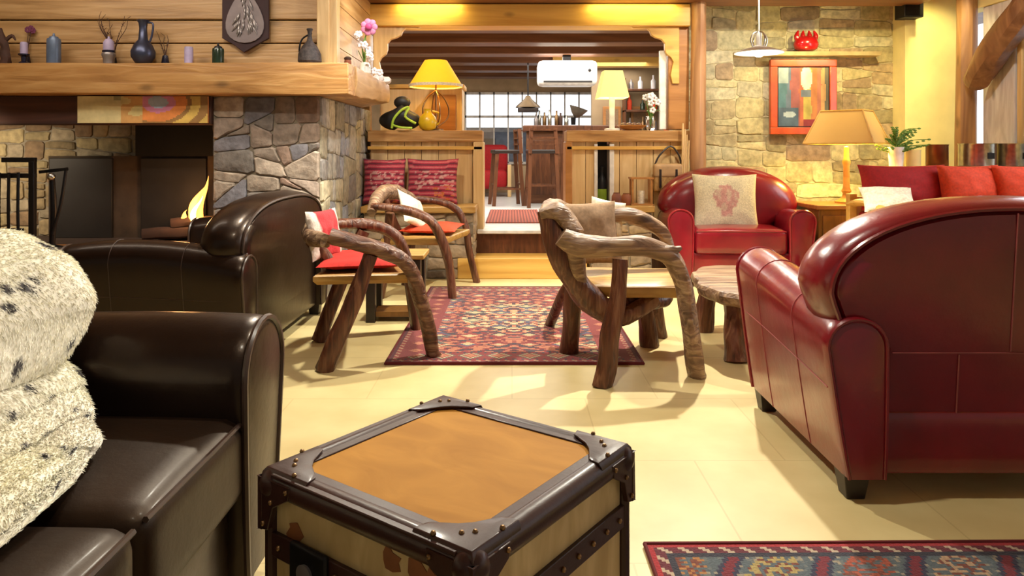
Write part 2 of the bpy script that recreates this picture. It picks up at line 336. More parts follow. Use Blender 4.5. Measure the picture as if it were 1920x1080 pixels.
# ---------------------------------------------------------------- masonry
def clip(poly, p, nrm, keep):
    out = []; k = len(poly)
    for i in range(k):
        a, b_ = poly[i], poly[(i+1) % k]
        da = (a[0]-p[0])*nrm[0]+(a[1]-p[1])*nrm[1]; db = (b_[0]-p[0])*nrm[0]+(b_[1]-p[1])*nrm[1]
        da *= keep; db *= keep
        if da >= 0: out.append(a)
        if da*db < 0: t = da/(da-db); out.append((a[0]+(b_[0]-a[0])*t, a[1]+(b_[1]-a[1])*t))
    return out
def masonry(mb, W, H, to3, rnd, amin, aspect, pal, gap=.008, depth=.02, tilt=.14):
    """rubble stones over W x H; to3(u, v, d) -> world point"""
    stack = [[(0, 0), (W, 0), (W, H), (0, H)]]; cells = []
    while stack:
        q = stack.pop(); us = [p[0] for p in q]; vs_ = [p[1] for p in q]; w_, h_ = max(us)-min(us), max(vs_)-min(vs_)
        if w_*h_ < amin*rnd.uniform(.7, 2.6) and w_ < 3.5*h_*aspect: cells.append(q); continue
        t = rnd.uniform(.36, .64); p = (min(us)+w_*t, min(vs_)+h_*t); a = rnd.gauss(0, tilt)
        nrm = (math.cos(a), math.sin(a)) if w_ > h_*aspect else (-math.sin(a), math.cos(a))
        A, B = clip(q, p, nrm, 1), clip(q, p, nrm, -1)
        if len(A) > 2 and len(B) > 2: stack += [A, B]
        else: cells.append(q)
    for q in cells:
        cx = sum(p[0] for p in q)/len(q); cy = sum(p[1] for p in q)/len(q); k = len(q)
        # round the corners a little
        pts = []
        for i in range(k):
            a, b_ = q[i], q[(i+1) % k]
            for t in (.12, .5, .88): pts.append((a[0]+(b_[0]-a[0])*t+rnd.uniform(-1, 1)*.004*(t == .5), a[1]+(b_[1]-a[1])*t+rnd.uniform(-1, 1)*.004*(t == .5)))
        def shr(g): 
            o = []
            for x, y in pts:
                d = math.hypot(x-cx, y-cy) or 1; f_ = max(0, 1-g/d*1.25); o.append((cx+(x-cx)*f_, cy+(y-cy)*f_))
            return o
        col = rnd.choice(pal); v = rnd.uniform(.75, 1.15); col = tuple(min(1, c*v) for c in col[:3])
        dd = depth*rnd.uniform(.6, 1.25)
        r0, r1, r2 = shr(gap*.5), shr(gap*.9), shr(gap*2.6); n = len(pts)
        tx, ty = rnd.uniform(-.05, .05), rnd.uniform(-.05, .05)
        ring = [to3(x, y, 0) for x, y in r0]+[to3(x, y, dd*.7) for x, y in r1]+[to3(x, y, dd+(x-cx)*tx+(y-cy)*ty) for x, y in r2]
        fs = [(i*n+j, i*n+(j+1) % n, (i+1)*n+(j+1) % n, (i+1)*n+j) for i in range(2) for j in range(n)]+[tuple(2*n+j for j in range(n))]
        mb.add(ring, fs, col)
GREY = [srgb(158, 144, 132), srgb(140, 130, 122), srgb(172, 152, 136), srgb(164, 136, 118), srgb(136, 132, 138), srgb(184, 166, 148), srgb(150, 134, 120)]
LITE = [srgb(186, 180, 166), srgb(160, 160, 164), srgb(200, 188, 156), srgb(150, 144, 138), srgb(176, 166, 140)]
SAND = [srgb(214, 202, 156), srgb(220, 208, 162), srgb(204, 190, 142), srgb(196, 182, 138), srgb(226, 216, 178), srgb(184, 168, 130)]
SANDR = [srgb(186, 162, 128), srgb(196, 172, 132), srgb(170, 146, 116), srgb(180, 154, 122)]

# ================================================================= SETTING
struct(MB().box(-5.2, 5.2, -1.2, 6.32, -.1, 0).build('floor', M_FLOOR if False else M_floor))
M_PALEFLOOR = plain('pale_grey_tiles', srgb(206, 204, 200), .35, sc=4, nz=.05)
# raised bar room
m = MB().box(-5.2, 5.2, 6.42, 13.2, -.1, .35); fl = struct(m.build('floor', M_PALEFLOOR)); 
m = MB().box(-1.3, 1.7, 6.34, 6.42, .0, .345); struct(m.build('trim_1', W_STOOL))
m = MB().box(-.45, .62, 6.02, 6.34, 0, .17); struct(m.build('trim_2', W_HONEY, bev=.005))
m = MB().box(-.30, .50, 6.28, 6.80, .345, .372); struct(m.build('trim_3', M_WHITE, bev=.004))
struct(MB().box(-5.2, 5.2, -1.2, 6.8, 2.68, 2.75).build('ceiling', W_PINE))
struct(MB().box(-5.2, 5.2, 6.9, 13.2, 2.47, 2.55).build('ceiling', W_DARKX))
Y = 7.2
k = 4
while Y < 12.6:
    struct(MB().box(-2.8, 2.8, Y, Y+.30, 2.27, 2.47).build('trim_%d' % k, W_DARKX, bev=.01)); Y += .93; k += 1
struct(MB().box(.55, 2.3, 9.75, 9.95, 2.2, 2.36).build('trim_%d' % k, W_HONEY)); k += 1
# far wall with the window
m = MB(); m.box(-5.2, -.80, 12.6, 12.8, .35, 2.47).box(1.40, 5.2, 12.6, 12.8, .35, 2.47).box(-.80, 1.40, 12.6, 12.8, 2.08, 2.47).box(-.80, 1.40, 12.6, 12.8, .35, .86)
struct(m.build('wall_far', M_TANWALL))
t = thing('building', 'blue-grey house seen outside through the far window', 'building', (-.1, 13.7, 0))
MB().box(-1.4, .55, -.2, .3, 0, 1.42).build('wall', plain('blue_grey_render', srgb(120, 134, 160), .8), t); MB().box(-1.5, .65, -.3, .35, 1.42, 1.50).build('roof_edge', plain('grey_roof', srgb(160, 168, 184), .8), t); MB().box(-.6, -.2, -.22, -.2, .9, 1.3).build('window', plain('dark_pane', srgb(60, 70, 92), .3), t)
m = MB()
for i in range(10):
    x = -.80+2.2*i/9; m.box(x-.012, x+.012, 12.55, 12.6, .86, 2.08)
for z in (.86, 1.66, 2.06): m.box(-.82, 1.42, 12.55, 12.6, z-.02, z+.02)
wf = struct(m.build('window_1', M_SNOW)); MB().box(-.8, 1.4, 12.63, 12.64, .86, 2.08).build('window_glass', M_GLASS, wf)
rr = rs(5)
# wall behind fireplace, side walls
struct(MB().box(-5.2, -1.31, 6.7, 6.8, 0, 2.68).build('wall_left', W_PINE))
struct(MB().box(-5.2, -5.1, -1.2, 6.7, 0, 2.68).build('wall_left_side', M_TANWALL))
struct(MB().box(1.16, 2.6, 10.6, 10.7, .35, 2.47).build('wall_bar_partition', plain('taupe_plaster', srgb(158, 136, 106), .9, sc=4, nz=.1)))
# stone wall at the right
m = MB(); masonry(m, 3.75-1.5, 2.7, lambda u, v, d: Vector((1.5+u, 6.80-d, v)), rs(11), .042, 1.9, SAND+SAND+SAND+SANDR, .004, .010, .06)
sw = struct(m.build('wall_back', M_STONE, smooth=30)); struct(MB().box(1.5, 3.75, 6.80, 6.95, 0, 2.7).build('wall_back_mortar', M_MORTARL))
# plaster chimney breast right
struct(MB().box(3.55, 4.2, 6.58, 6.8, 0, 2.68).build('wall_plaster', M_PLASTER))
# right timber wall: sill wall, posts, window
struct(MB().box(4.05, 4.2, -1.2, 6.58, 0, .92).build('wall_right', M_PLASTER))
struct(MB().box(4.05, 4.2, -1.2, 6.58, 2.3, 2.68).build('wall_right_upper', M_PLASTER))
m = MB()
for y in (6.2, 5.2, 3.9, 2.6, 1.3, .0): m.box(4.08, 4.16, y-.05, y+.05, .92, 2.3)
wf = struct(m.build('window_2', M_WHITEWOOD)); MB().box(4.11, 4.12, -.05, 6.25, .92, 2.3).build('window_glass', M_GLASS, wf)
struct(MB().box(4.07, 4.2, 5.90, 6.30, .92, 2.3).build('trim_30', M_WHITEWOOD, bev=.01))
struct(MB().box(4.03, 4.18, 5.76, 5.82, .92, 2.3).build('trim_31', W_PINEV, bev=.01))
m = MB(); m.tube([(3.98, 6.38, 0), (3.975, 6.38, 1.2), (3.985, 6.38, 2.68)], .078, 12, 5, .1, 3)
struct(m.build('trim_32', W_POST))
m = MB(); m.tube([V3(3.93, 6.20, 1.62), V3(3.93, 6.09, 1.73), V3(3.93, 5.80, 1.97), V3(3.93, 5.50, 2.20), V3(3.93, 5.1, 2.52)], [.08, .115, .12, .12, .11], 10, 4, .12, 9)
struct(m.build('trim_33', W_BRACE))
# ---- opening frame
struct(MB().box(-1.35, 1.56, 6.36, 6.6, 2.15, 2.345).build('trim_40', W_HONEY, bev=.008))
struct(MB().box(-1.6, 3.6, 6.22, 6.5, 2.35, 2.56).build('trim_41', W_DARKX, bev=.01))
m = MB(); m.tube([(1.64, 6.36, 0), (1.62, 6.36, 1), (1.63, 6.36, 2.4)], .066, 12, 6, .12, 5); struct(m.build('trim_42', W_POST))
struct(MB().box(1.38, 1.56, 6.42, 6.6, 1.25, 2.15).build('trim_43', W_ORANGE, bev=.006))
struct(MB().box(1.31, 1.37, 6.46, 6.50, 1.25, 1.95).build('trim_44', M_WHITE, bev=.004))
def bracket(sx, x0, mat):
    pts = [(0, 0), (.42, 0)]
    for i in range(1, 15):
        t = i/15; a = t*PI/2; x = .42*(1-math.sin(a))+.06*t; z = -.46*(1-math.cos(a))
        s = .018*math.sin(t*PI*7); pts.append((x+s, z-s*.6))
    pts += [(.06, -.50), (0, -.50)]
    poly = [(x0+sx*x, 2.15+z) for x, z in pts]
    return MB().prism(poly, 6.40, 6.45)
struct(bracket(1, -1.22, W_HONEY).build('trim_45', W_PINEV, bev=.004)); struct(bracket(-1, 1.47, W_HONEY).build('trim_46', W_HONEY, bev=.004))

# ================================================================= FIREPLACE
fp = thing('fireplace', 'stone fireplace with timber mantel beam and plank hood, fire burning inside', 'fireplace', (-2.9, 5.2, 0))
def fpart(mb, name, mat, par=None, **kw): return mb.build(name, mat, par or fp, world=True, **kw)
px0, px1, py0, py1 = -2.035, -1.31, 4.97, 6.68
m = MB(); rn = rs(4)
masonry(m, px1-px0, 1.43, lambda u, v, d: Vector((px0+u, py0-d, v)), rn, .026, 1.35, GREY, .005, .018, .2)
masonry(m, py1-py0, 1.43, lambda u, v, d: Vector((px1+d, py0+u, v)), rn, .034, 1.0, LITE, .005, .014, .12)
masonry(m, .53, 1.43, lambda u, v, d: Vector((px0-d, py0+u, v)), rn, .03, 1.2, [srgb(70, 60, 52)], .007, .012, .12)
fpart(m, 'stone_pillar', M_STONE, smooth=30)
fpart(MB().box(px0, px1, py0, py1, 0, 1.43), 'pillar_core', M_MORTAR)
# firebox
m = MB(); masonry(m, 2.6, 1.3, lambda u, v, d: Vector((-4.9+u, 5.5-d, v)), rs(8), .022, 1.7, [srgb(190, 168, 124), srgb(170, 146, 108), srgb(150, 122, 92), srgb(176, 158, 130)], .007, .018, .08)
fpart(m, 'firebox_wall', M_STONE, smooth=30)
fpart(MB().box(-5.0, px0, 5.5, 5.6, 0, 1.43), 'firebox_core', M_MORTAR)
fpart(MB().box(-3.41, px0, 5.36, 5.49, .42, 1.02), 'firebox_lining', plain('sooty_stone', srgb(78, 62, 48), .9, sc=6, nz=.25))
fpart(MB().box(-2.74, px0, 5.30, 5.49, 1.02, 1.30), 'flue_dark_box', plain('opening_black', srgb(16, 12, 12), .9))  # solid box, the opening's darkness is put into its black colour
for a, b_ in ((-3.39, -2.93), (-2.72, -2.24)):
    fpart(MB().box(a, b_, 5.335, 5.36, .42, 1.005), 'fireback_plate', M_STEEL, bev=.004)
fpart(MB().box(-5.0, px0, 4.98, 5.5, .30, .42), 'hearth_bed', plain('ash_brick', srgb(70, 52, 42), .9))
fpart(MB().box(-5.0, -2.10, 4.15, 4.98, .36, .42), 'hearth_shelf', W_ORANGE, bev=.008)
fpart(MB().box(-5.0, -2.14, 4.22, 4.98, 0, .36), 'hearth_base', M_MORTAR)
fpart(MB().box(-5.0, px0, 4.92, 5.05, 1.235, 1.43), 'lintel', wood('smoked_lintel_timber', srgb(44, 22, 16), srgb(84, 46, 30), 'X', .7, 5, 12), bev=.006)
def art(u, v):
    x = u*4
    n1 = noise.noise(Vector((u*3, v*1.6, 3))); n2 = noise.noise(Vector((u*6+5, v*3, 8)))
    if u < .33: c = (.62, .52, .26) if n1 > -.25 else (.32, .30, .16)
    elif u < .5: c = (.55, .30, .10) if n2 > 0 else (.60, .48, .20)
    else:
        d = math.hypot((u-.62)*2.2, (v-.75)*.7)+n1*.10
        c = (.35, .42, .55) if d < .16 else (.60, .22, .36) if d < .30 else (.70, .24, .06) if d < .5 else (.62, .42, .10) if math.sin(d*22) > 0 else (.30, .16, .05)
    k_ = 1.15+.35*n2; return tuple(min(1, c_*k_) for c_ in c)
def grid_panel(x0, x1, y, z0, z1, nx, nz, fn, th=.02):
    m = MB()
    for i in range(nx):
        for j in range(nz):
            a, b_ = x0+(x1-x0)*i/nx, x0+(x1-x0)*(i+1)/nx; c, d = z0+(z1-z0)*j/nz, z0+(z1-z0)*(j+1)/nz
            m.add([(a, y, c), (b_, y, c), (b_, y, d), (a, y, d)], [(0, 1, 2, 3)], fn((i+.5)/nx, (j+.5)/nz))
    c0 = fn(.5, .5); m.box(x0, x1, y+.001, y+th, z0, z1, c0); return m
fpart(grid_panel(-2.92, -2.045, 4.895, 1.245, 1.425, 90, 20, art), 'painted_board', M_PAINT, smooth=0)
# mantel beam: front run and return
def beam_mesh(x0, x1, y0, y1, z0, z1, ax, seed):
    m = MB(); n = 26; rings = []
    for i in range(n+1):
        t = i/n; w_ = lambda q: .012*noise.noise(Vector((t*7, q*3.3, seed)))
        if ax == 'x':
            x = x0+(x1-x0)*t; rings.append([(x, y0+w_(1), z0+w_(2)), (x, y1, z0+w_(3)), (x, y1, z1), (x, y0+w_(4), z1+w_(5)*.5), (x, y0-.006+w_(7), (z0+z1)/2)])
        else:
            y = y0+(y1-y0)*t; rings.append([(x0, y, z0), (x1+w_(1), y, z0+w_(2)+.05*t), (x1+.01+w_(7), y, (z0+z1)/2), (x1+w_(3), y, z1+w_(4)), (x0, y, z1)])
    return m.loft(rings)
fpart(beam_mesh(-5.0, -1.075, 4.78, 5.0, 1.43, 1.635, 'x', 1), 'mantel_beam', W_MANTEL, smooth=40, bev=.006)
fpart(beam_mesh(-1.34, -1.07, 5.0, 6.35, 1.43, 1.635, 'y', 6), 'mantel_return', W_MANTELY, smooth=40, bev=.006)
# hood planks
m = MB(); z = 1.637; rn = rs(3)
while z < 2.68:
    h = rn.choice([.13, .16, .11, .18]); z1 = min(2.68, z+h); y = 5.02-rn.uniform(0, .035)
    m.box(-5.0, -1.30, y, 5.1, z+.004, z1-.004); z = z1
fpart(m, 'hood_planks', W_PINE, bev=.006)
m = MB(); z = 1.637
while z < 2.68:
    z1 = min(2.68, z+.15); m.add([(-1.22-.0*z, 5.0, z+.003), (-1.24, 6.5, z+.003), (-1.24, 6.5, z1-.003), (-1.22, 5.0, z1-.003), (-1.32, 5.0, z), (-1.32, 6.5, z), (-1.32, 6.5, z1), (-1.32, 5.0, z1)],
        [(0,1,2,3),(7,6,5,4),(0,4,5,1),(2,6,7,3),(1,5,6,2),(0,3,7,4)]); z = z1
fpart(m, 'hood_side_planks', W_MANTELY)
fpart(MB().box(-1.325, -1.24, 4.94, 5.04, 1.637, 2.68), 'corner_post', W_PINEV, bev=.006)
fpart(MB().box(-1.245, -1.19, 4.95, 5.04, 1.637, 2.68), 'corner_trim', M_WHITEWOOD if False else W_PINEV, bev=.004)
# fire
fi = thing('log_fire', 'small log fire burning at the right end of the hearth', 'fire', (-2.3, 5.18, .42))
def lp(m): return m
for i, (a, b_) in enumerate((((-.3, -.05, .045), (.16, .05, .055)), ((-.25, .09, .04), (.2, .0, .06)), ((-.12, .0, .12), (.18, .06, .13)))):
    MB().tube([a, ((a[0]+b_[0])/2, (a[1]+b_[1])/2, (a[2]+b_[2])/2+.01), b_], [.04, .045, .036], 10, 4, .15, i).build('log', plain('charred_log', srgb(44, 24, 16), .9, sc=20) if i == 0 else MATS['charred_log'], fi)
def flame(x, y, h, r, lean, mat, nm, z0=.1):
    rings = []
    for i in range(13):
        t = i/12; rad = r*(math.sin(PI*min(1, t*.85+.15))**.8)*(1-t)**.45+.0008; cx = x+lean*t*t+.012*math.sin(t*7+x*30)
        rings.append([(cx+rad*math.cos(a), y+rad*.6*math.sin(a), z0+h*t) for a in [2*PI*j/10 for j in range(10)]])
    MB().loft(rings).build(nm, mat, fi)
flame(.02, 0, .30, .042, .10, M_FLAME, 'flame'); flame(.07, .02, .36, .036, .06, M_FLAME, 'flame')
flame(.05, -.04, .22, .024, .06, M_FLAMEC, 'flame'); flame(-.06, 0, .12, .03, .06, M_FLAME, 'flame')
point('fire_light', (-2.25, 5.05, .66), 7, (1, .5, .18), .05)
# fire tools
ft = thing('fire_tool_stand', 'black iron fireside tool stand on the hearth at far left', 'fire tools', (-3.17, 4.62, .42))
MB().box(-.16, .16, -.09, .09, 0, .03).build('base_plate', M_IRON, ft, bev=.005)
for x in (-.13, .13): MB().bar((x, 0, .03), (x, 0, .57 if x > 0 else .50), .035, .035).build('upright', M_IRON, ft, bev=.004)
MB().bar((-.15, 0, .48), (.15, 0, .48), .03, .03).build('crossbar', M_IRON, ft, bev=.003)
MB().bar((-.06, 0, .58), (.15, 0, .58), .03, .03).build('crossbar', M_IRON, ft, bev=.003)
for i, x in enumerate((-.06, .0, .06)):
    tl = MB().tube([(x, -.03, .5), (x, -.035, .28), (x, -.03, .06)], .009, 8).build('hanging_tool', M_IRON, ft)
    MB().box(x-.03, x+.03, -.045, -.02, .06, .15).build('tool_head', M_IRON, tl, bev=.004)
ft2 = thing('fire_tool_stand', 'slim black poker stand with chrome knob, between the iron stand and steel fireback', 'fire tools', (-2.98, 4.72, .42))
MB().lathe([(.075, 0), (.07, .015), (.02, .03), (.012, .04)]).build('base_plate', M_IRON, ft2)
MB().tube([(0, 0, .03), (.01, 0, .25), (0, 0, .46)], [.018, .02, .016], 10).build('pole', M_IRON, ft2)
MB().ball((0, -.01, .47), .026).build('knob', M_CHROME, ft2, smooth=80)
MB().bar((-.08, 0, .50), (.10, 0, .52), .02, .02).build('crossbar', M_IRON, ft2)
MB().tube([(.09, 0, .51), (.07, -.02, .3), (.02, -.03, .1)], .01, 8).build('poker', M_IRON, ft2)

# ---- things on the mantel (z 1.635, front Y 4.78)
MZ = 1.637
def mx_(px, Y=4.87): return (px-960)/F*Y
t = thing('blue_vase', 'tall navy pewter vase with round belly and flared neck on the mantel', 'vase', (mx_(267), 4.88, MZ))
MB().lathe([(.04, 0), (.052, .012), (.075, .05), (.077, .085), (.058, .13), (.030, .165), (.024, .24), (.028, .275), (.042, .295), (.036, .297), (.02, .25), (0, .2)], n=28).build('body', M_PEWTER, t, smooth=60)
MB().tube([(.034, 0, .28), (.066, 0, .27), (.06, 0, .2), (.045, 0, .15)], .007, 8).build('handle', M_PEWTER, t)
def cyl_thing(name, label, cat, px, r, h, mat, lid=None, Y=4.87, z=MZ, group=None):
    t = thing(name, label, cat, (mx_(px, Y), Y, z), group=group)
    MB().lathe([(r*.96, 0), (r, .006), (r, h*.9), (r*.92, h), (r*.5, h), (0, h)], n=24).build('body', mat, t)
    if lid: MB().lathe([(r*.7, h), (r*.62, h+.012), (r*.2, h+.02), (r*.16, h+.035), (0, h+.037)], n=20).build('lid', lid, t)
    return t
cyl_thing('candle', 'short lavender pillar candle right of the blue vase on the mantel', 'candle', 354, .028, .115, M_LAV)
cyl_thing('glass_tumbler', 'dark green glass tumbler on the mantel below the hanging plaque', 'glass', 409, .038, .105, M_GREEN, M_IRON)
cyl_thing('tin_canister', 'tall blue-grey glazed canister on the mantel left of the candle stack', 'canister', 101, .043, .17, M_BLUETIN, M_BLUETIN)
t = thing('candlestick', 'pale lavender candle in dark iron holder near left end of mantel', 'candlestick', (mx_(45), 4.87, MZ))
MB().lathe([(.034, 0), (.03, .01), (.016, .02), (.018, .05), (.034, .06), (.034, .068), (0, .068)]).build('holder', M_NAVY, t)
MB().lathe([(.023, .068), (.023, .14), (.018, .148), (0, .149)]).build('candle', M_LAV, t)
t = thing('candle_lantern', 'stacked silver and navy candle jar with pale cap between canister and blue vase', 'candle jar', (mx_(204), 4.87, MZ))
MB().lathe([(.033, 0), (.036, .04), (.044, .055), (.044, .07), (.03, .09), (0, .09)]).build('jar', M_SILVER, t)
MB().lathe([(.040, .07), (.040, .09), (.03, .095)]).build('band', M_NAVY, t)
MB().lathe([(.034, .09), (.034, .145), (.022, .165), (.008, .17), (.006, .185), (0, .186)]).build('cap', M_LAV, t)
def twigs(name, label, px, Y, h, seed, mat, cat='dried twigs', flower=None, z=MZ, n=5, sp=.09, pot=None):
    t = thing(name, label, cat, (mx_(px, Y), Y, z)); rn = rs(seed)
    MB().lathe([(.02, 0), (.026, .02), (.018, .07), (.014, .072), (0, .04)]).build('vase', pot or M_NAVY, t)
    for i in range(n):
        a = rn.uniform(-1, 1)*sp; b_ = rn.uniform(-.3, .3)*sp
        pts = [(0, 0, .05), (a*.3, b_*.3, h*.5), (a*.8+rn.uniform(-.01, .01), b_, h*.8), (a, b_, h*rn.uniform(.85, 1.05))]
        s = MB().tube(pts, [.003, .0028, .002, .0012], 6).build('stem', mat, t)
        if flower: 
            f_ = MB(); 
            for q in range(7): 
                an = q*2*PI/7; f_.ball(Vector(pts[-1])+Vector((math.cos(an)*.014, -.004, math.sin(an)*.014)), .010, 1, .5, 1, 8)
            f_.build('blossom', flower, s)
        else:
            m = MB()
            for q in range(4):
                p = Vector(pts[1]).lerp(Vector(pts[3]), q/3); m.tube([p, p+Vector((rn.uniform(-.03, .03), 0, rn.uniform(.01, .04)))], .0016, 5)
            m.build('twig', mat, s)
    return t
twigs('dried_flower_stem', 'dusky purple dried flowers standing behind the iron candle holder', 50, 4.97, .28, 2, M_TWIG, 'dried flowers', plain('dusky_petal', srgb(110, 50, 80), .8), n=3, sp=.04)
twigs('twig_bundle', 'bare dark twigs behind the candle jar on the mantel', 212, 4.97, .32, 4, M_TWIG, n=7, sp=.12)
twigs('twig_bundle', 'small wiry sprig between the blue vase and lavender candle', 310, 4.97, .2, 9, M_TWIG, n=3, sp=.05)
t = thing('wooden_figurine', 'dark carved figurine at the far left end of the mantel', 'figurine', (mx_(8), 4.87, MZ))
MB().tube([(.0, 0, 0), (.01, 0, .08), (-.01, 0, .16), (-.03, 0, .24)], [.036, .03, .024, .012], 10, 4, .25).build('body', M_TWIG, t)
MB().tube([(0, 0, .15), (.05, 0, .19), (.075, 0, .16)], [.014, .012, .005], 8).build('arm', M_TWIG, t)
t = thing('wicker_bell_bottle', 'dark woven bottle with rounded belly and thin neck on the right end of mantel', 'bottle', (mx_(580), 4.88, MZ))
MB().lathe([(.066, 0), (.078, .02), (.074, .07), (.05, .12), (.02, .155), (.013, .19), (.015, .22), (.022, .235), (.018, .24), (0, .24)], n=20).build('body', plain('dark_weave', srgb(62, 52, 50), .7, sc=40, nz=.4, bmp=.9), t)
MB().tube([(.015, 0, .21), (-.05, 0, .17), (-.07, 0, .1), (-.06, 0, .04)], .006, 8).build('handle', M_IRON, t)
# wall plaque
t = thing('wall_plaque', 'dark maroon board with silver drop-shaped relief hanging above the mantel', 'wall decoration', (mx_(461, 4.96), 4.96, MZ))
cxp = 0
hw = (505-418)/2/F*4.96; zt = 2.5-MZ; zb1 = EYE+(285-72)/F*4.96-MZ; zb2 = EYE+(285-99)/F*4.96-MZ
MB().prism([(-hw, zt), (-hw, zb1), (-hw*.5, zb1-.045), (-.01, zb2), (hw*.5, zb1-.045), (hw, zb1), (hw, zt)], -.012, .012).build('board', M_MAROON, t, bev=.003)
m = MB(); pts = []
for i in range(30):
    a = i/29*2*PI; x = math.sin(a); zz = -math.cos(a); q = (zz+1)/2
    pts.append((x*hw*.98*(1-q)**.35*(1.15-.35*q) if q < .98 else x*hw*.2, zb1-.035+q*.38))
m.prism(pts, -.024, -.012); m.build('drop_relief', plain('dull_relief', srgb(116, 104, 104), .5, .4), t, bev=.002)
m = MB(); rn = rs(8)
for i in range(42):
    q = rn.uniform(.06, .78); x = rn.uniform(-.9, .9)*hw*.82*(1-q)**.9; z0 = zb1-.02+q*.38
    m.tube([(x, -.027, z0), (x*.8+.004, -.032, z0+.03), (x*.65, -.027, z0+.06)], [.002, .006, .002], 6)
m.build('raised_streaks', M_SILVER, t)
# flower arrangement on the mantel return
t = thing('flower_arrangement', 'arrangement of white blossoms and one magenta orchid on the mantel corner', 'flowers', (-1.13, 5.6, MZ))
MB().lathe([(.03, 0), (.045, .02), (.04, .08), (.03, .1), (.024, .1), (0, .03)]).build('vase', M_WHITE, t)
rn = rs(12)
st = MB().tube([(0, 0, .08), (-.02, 0, .22), (.03, 0, .36)], .005, 8).build('stem', M_LEAF, t); m = MB()
for q in range(7): an = q*2*PI/7; m.ball((.035+math.cos(an)*.04, -.02, .37+math.sin(an)*.04), .028, 1, .35, 1, 10)
m.build('orchid', plain('pink_petal', srgb(196, 120, 160), .6), t, smooth=80); MB().ball((.035, -.04, .37), .026, 1, .6, 1).build('orchid_centre', M_FLOWER, t, smooth=80)
for k2 in range(14):
    x, z = rn.uniform(-.05, .1), rn.uniform(.0, .3); x = .08-z*.4+rn.uniform(-.03, .03); y = rn.uniform(-.1, .15)
    m = MB()
    for q in range(5): an = q*2*PI/5+k2; m.ball((x+math.cos(an)*.016, y-.01, z+.03+math.sin(an)*.016), .014, 1, .5, 1, 8)
    m.build('blossom', M_WFLOW, t, smooth=80)
for k2 in range(9):
    x, z = rn.uniform(-.06, .08), rn.uniform(.05, .3)
    MB().tube([(0, 0, .08), (x*.5, 0, z*.7), (x, rn.uniform(-.05, .05), z)], .003, 6).build('stem', M_LEAF, t)
t = thing('small_pot', 'small brown clay pot on mantel corner beside the flowers', 'pot', (mx_(652, 5.05), 5.05, MZ))
MB().lathe([(.02, 0), (.026, .03), (.022, .05), (.018, .05), (0, .02)]).build('body', plain('brown_clay', srgb(140, 76, 44), .6), t)
MB().ball((0, 0, .06), .026, 1, 1, .6).build('filling', M_TWIG, t, smooth=80)
for i, (x, y) in enumerate(((-1.12, 6.08), (-1.09, 6.24))):
    t = thing('quartz_stone', ['jagged white quartz lump on the end of the mantel return', 'smaller white quartz lump at the very tip of the mantel return'][i], 'rock', (x, y, MZ-.005)); m = MB(); m.ball((0, 0, .03), .05, 1.2, 1, .7, 10)
    m.v = [v*(1+.35*noise.noise(v*30+Vector((i*5, 0, 0)))) for v in m.v]; m.build('stone', M_WFLOW, t)

# ================================================================= DIVIDERS, BENCHES
def divider(name, label, x0, x1, endcap=None, niche=None):
    t = thing(name, label, 'divider', ((x0+x1)/2, 6.55, .0)); 
    def b(mb, n_, mt, **k_): return mb.build(n_, mt, t, world=True, **k_)
    m = MB(); x = x0; rn = rs(int(x1*10))
    while x < x1-.01:
        xe = min(x1, x+.15)
        if not (niche and xe > niche[0]+.005 and x < niche[1]-.005): m.box(x+.002, xe-.002, 6.44, 6.48, .36, 1.16)
        elif niche:
            if x < niche[0]: m.box(x+.002, niche[0], 6.44, 6.48, .36, 1.16)
            if xe > niche[1]: m.box(niche[1], xe-.002, 6.44, 6.48, .36, 1.16)
        x = xe
    b(m, 'board_panel', W_PINEV, bev=.003)
    if niche:
        b(MB().box(niche[0], niche[1], 6.60, 6.62, .36, 1.16), 'niche_back', M_BLACK)
        for xx in niche: b(MB().box(xx-.03 if xx == niche[0] else xx, xx if xx == niche[0] else xx+.04, 6.42, 6.6, .42, 1.12), 'niche_jamb', M_SNOW, bev=.003)
        b(MB().box(x0+.02, niche[0]-.03, 6.48, 6.68, .36, 1.13), 'core', W_PINEV); b(MB().box(niche[1]+.04, x1, 6.48, 6.68, .36, 1.13), 'core', W_PINEV)
    else: b(MB().box(x0, x1, 6.48, 6.68, .36, 1.13), 'core', W_PINEV)
    b(MB().box(x0-.02, x1+.02, 6.40, 6.72, 1.14, 1.24), 'cap_beam', W_MANTEL, bev=.006)
    b(MB().box(x0-.02, x1+.02, 6.40, 6.44, 1.07, 1.10), 'rail', W_HONEY, bev=.004)
    return t
d1 = divider('room_divider', 'pine panelled half wall with timber cap behind the striped red cushions', -1.25, -.28)
MB().box(-.34, -.25, 6.40, 6.70, 0, 1.14).build('end_post', W_PINEV, d1, world=True, bev=.006)
d2 = divider('room_divider', 'pine panelled half wall with dark bottle niche beside the steps', .50, 1.54, niche=(.755, .86))
MB().box(.47, .53, 6.40, 6.70, 0, 1.14).build('end_post', W_ORANGE, d2, world=True, bev=.006)
t = thing('wine_bottle', 'dark wine bottle with lime green label in the niche', 'bottle', (.807, 6.53, .55))
MB().box(-.05, .05, -.06, .06, -.03, -.001).build('niche_shelf', M_SNOW, d2) if False else None
MB().lathe([(.04, 0), (.042, .01), (.042, .22), (.03, .26), (.015, .29), (.014, .36), (.017, .365), (0, .37)], n=20).build('body', M_BLACK, t)
MB().lathe([(.0428, .06), (.0428, .17)], n=20).build('paper_label', M_LIME, t)
MB().box(.755, .86, 6.45, 6.6, .52, .55).build('niche_shelf', W_ORANGE, d2, world=True)
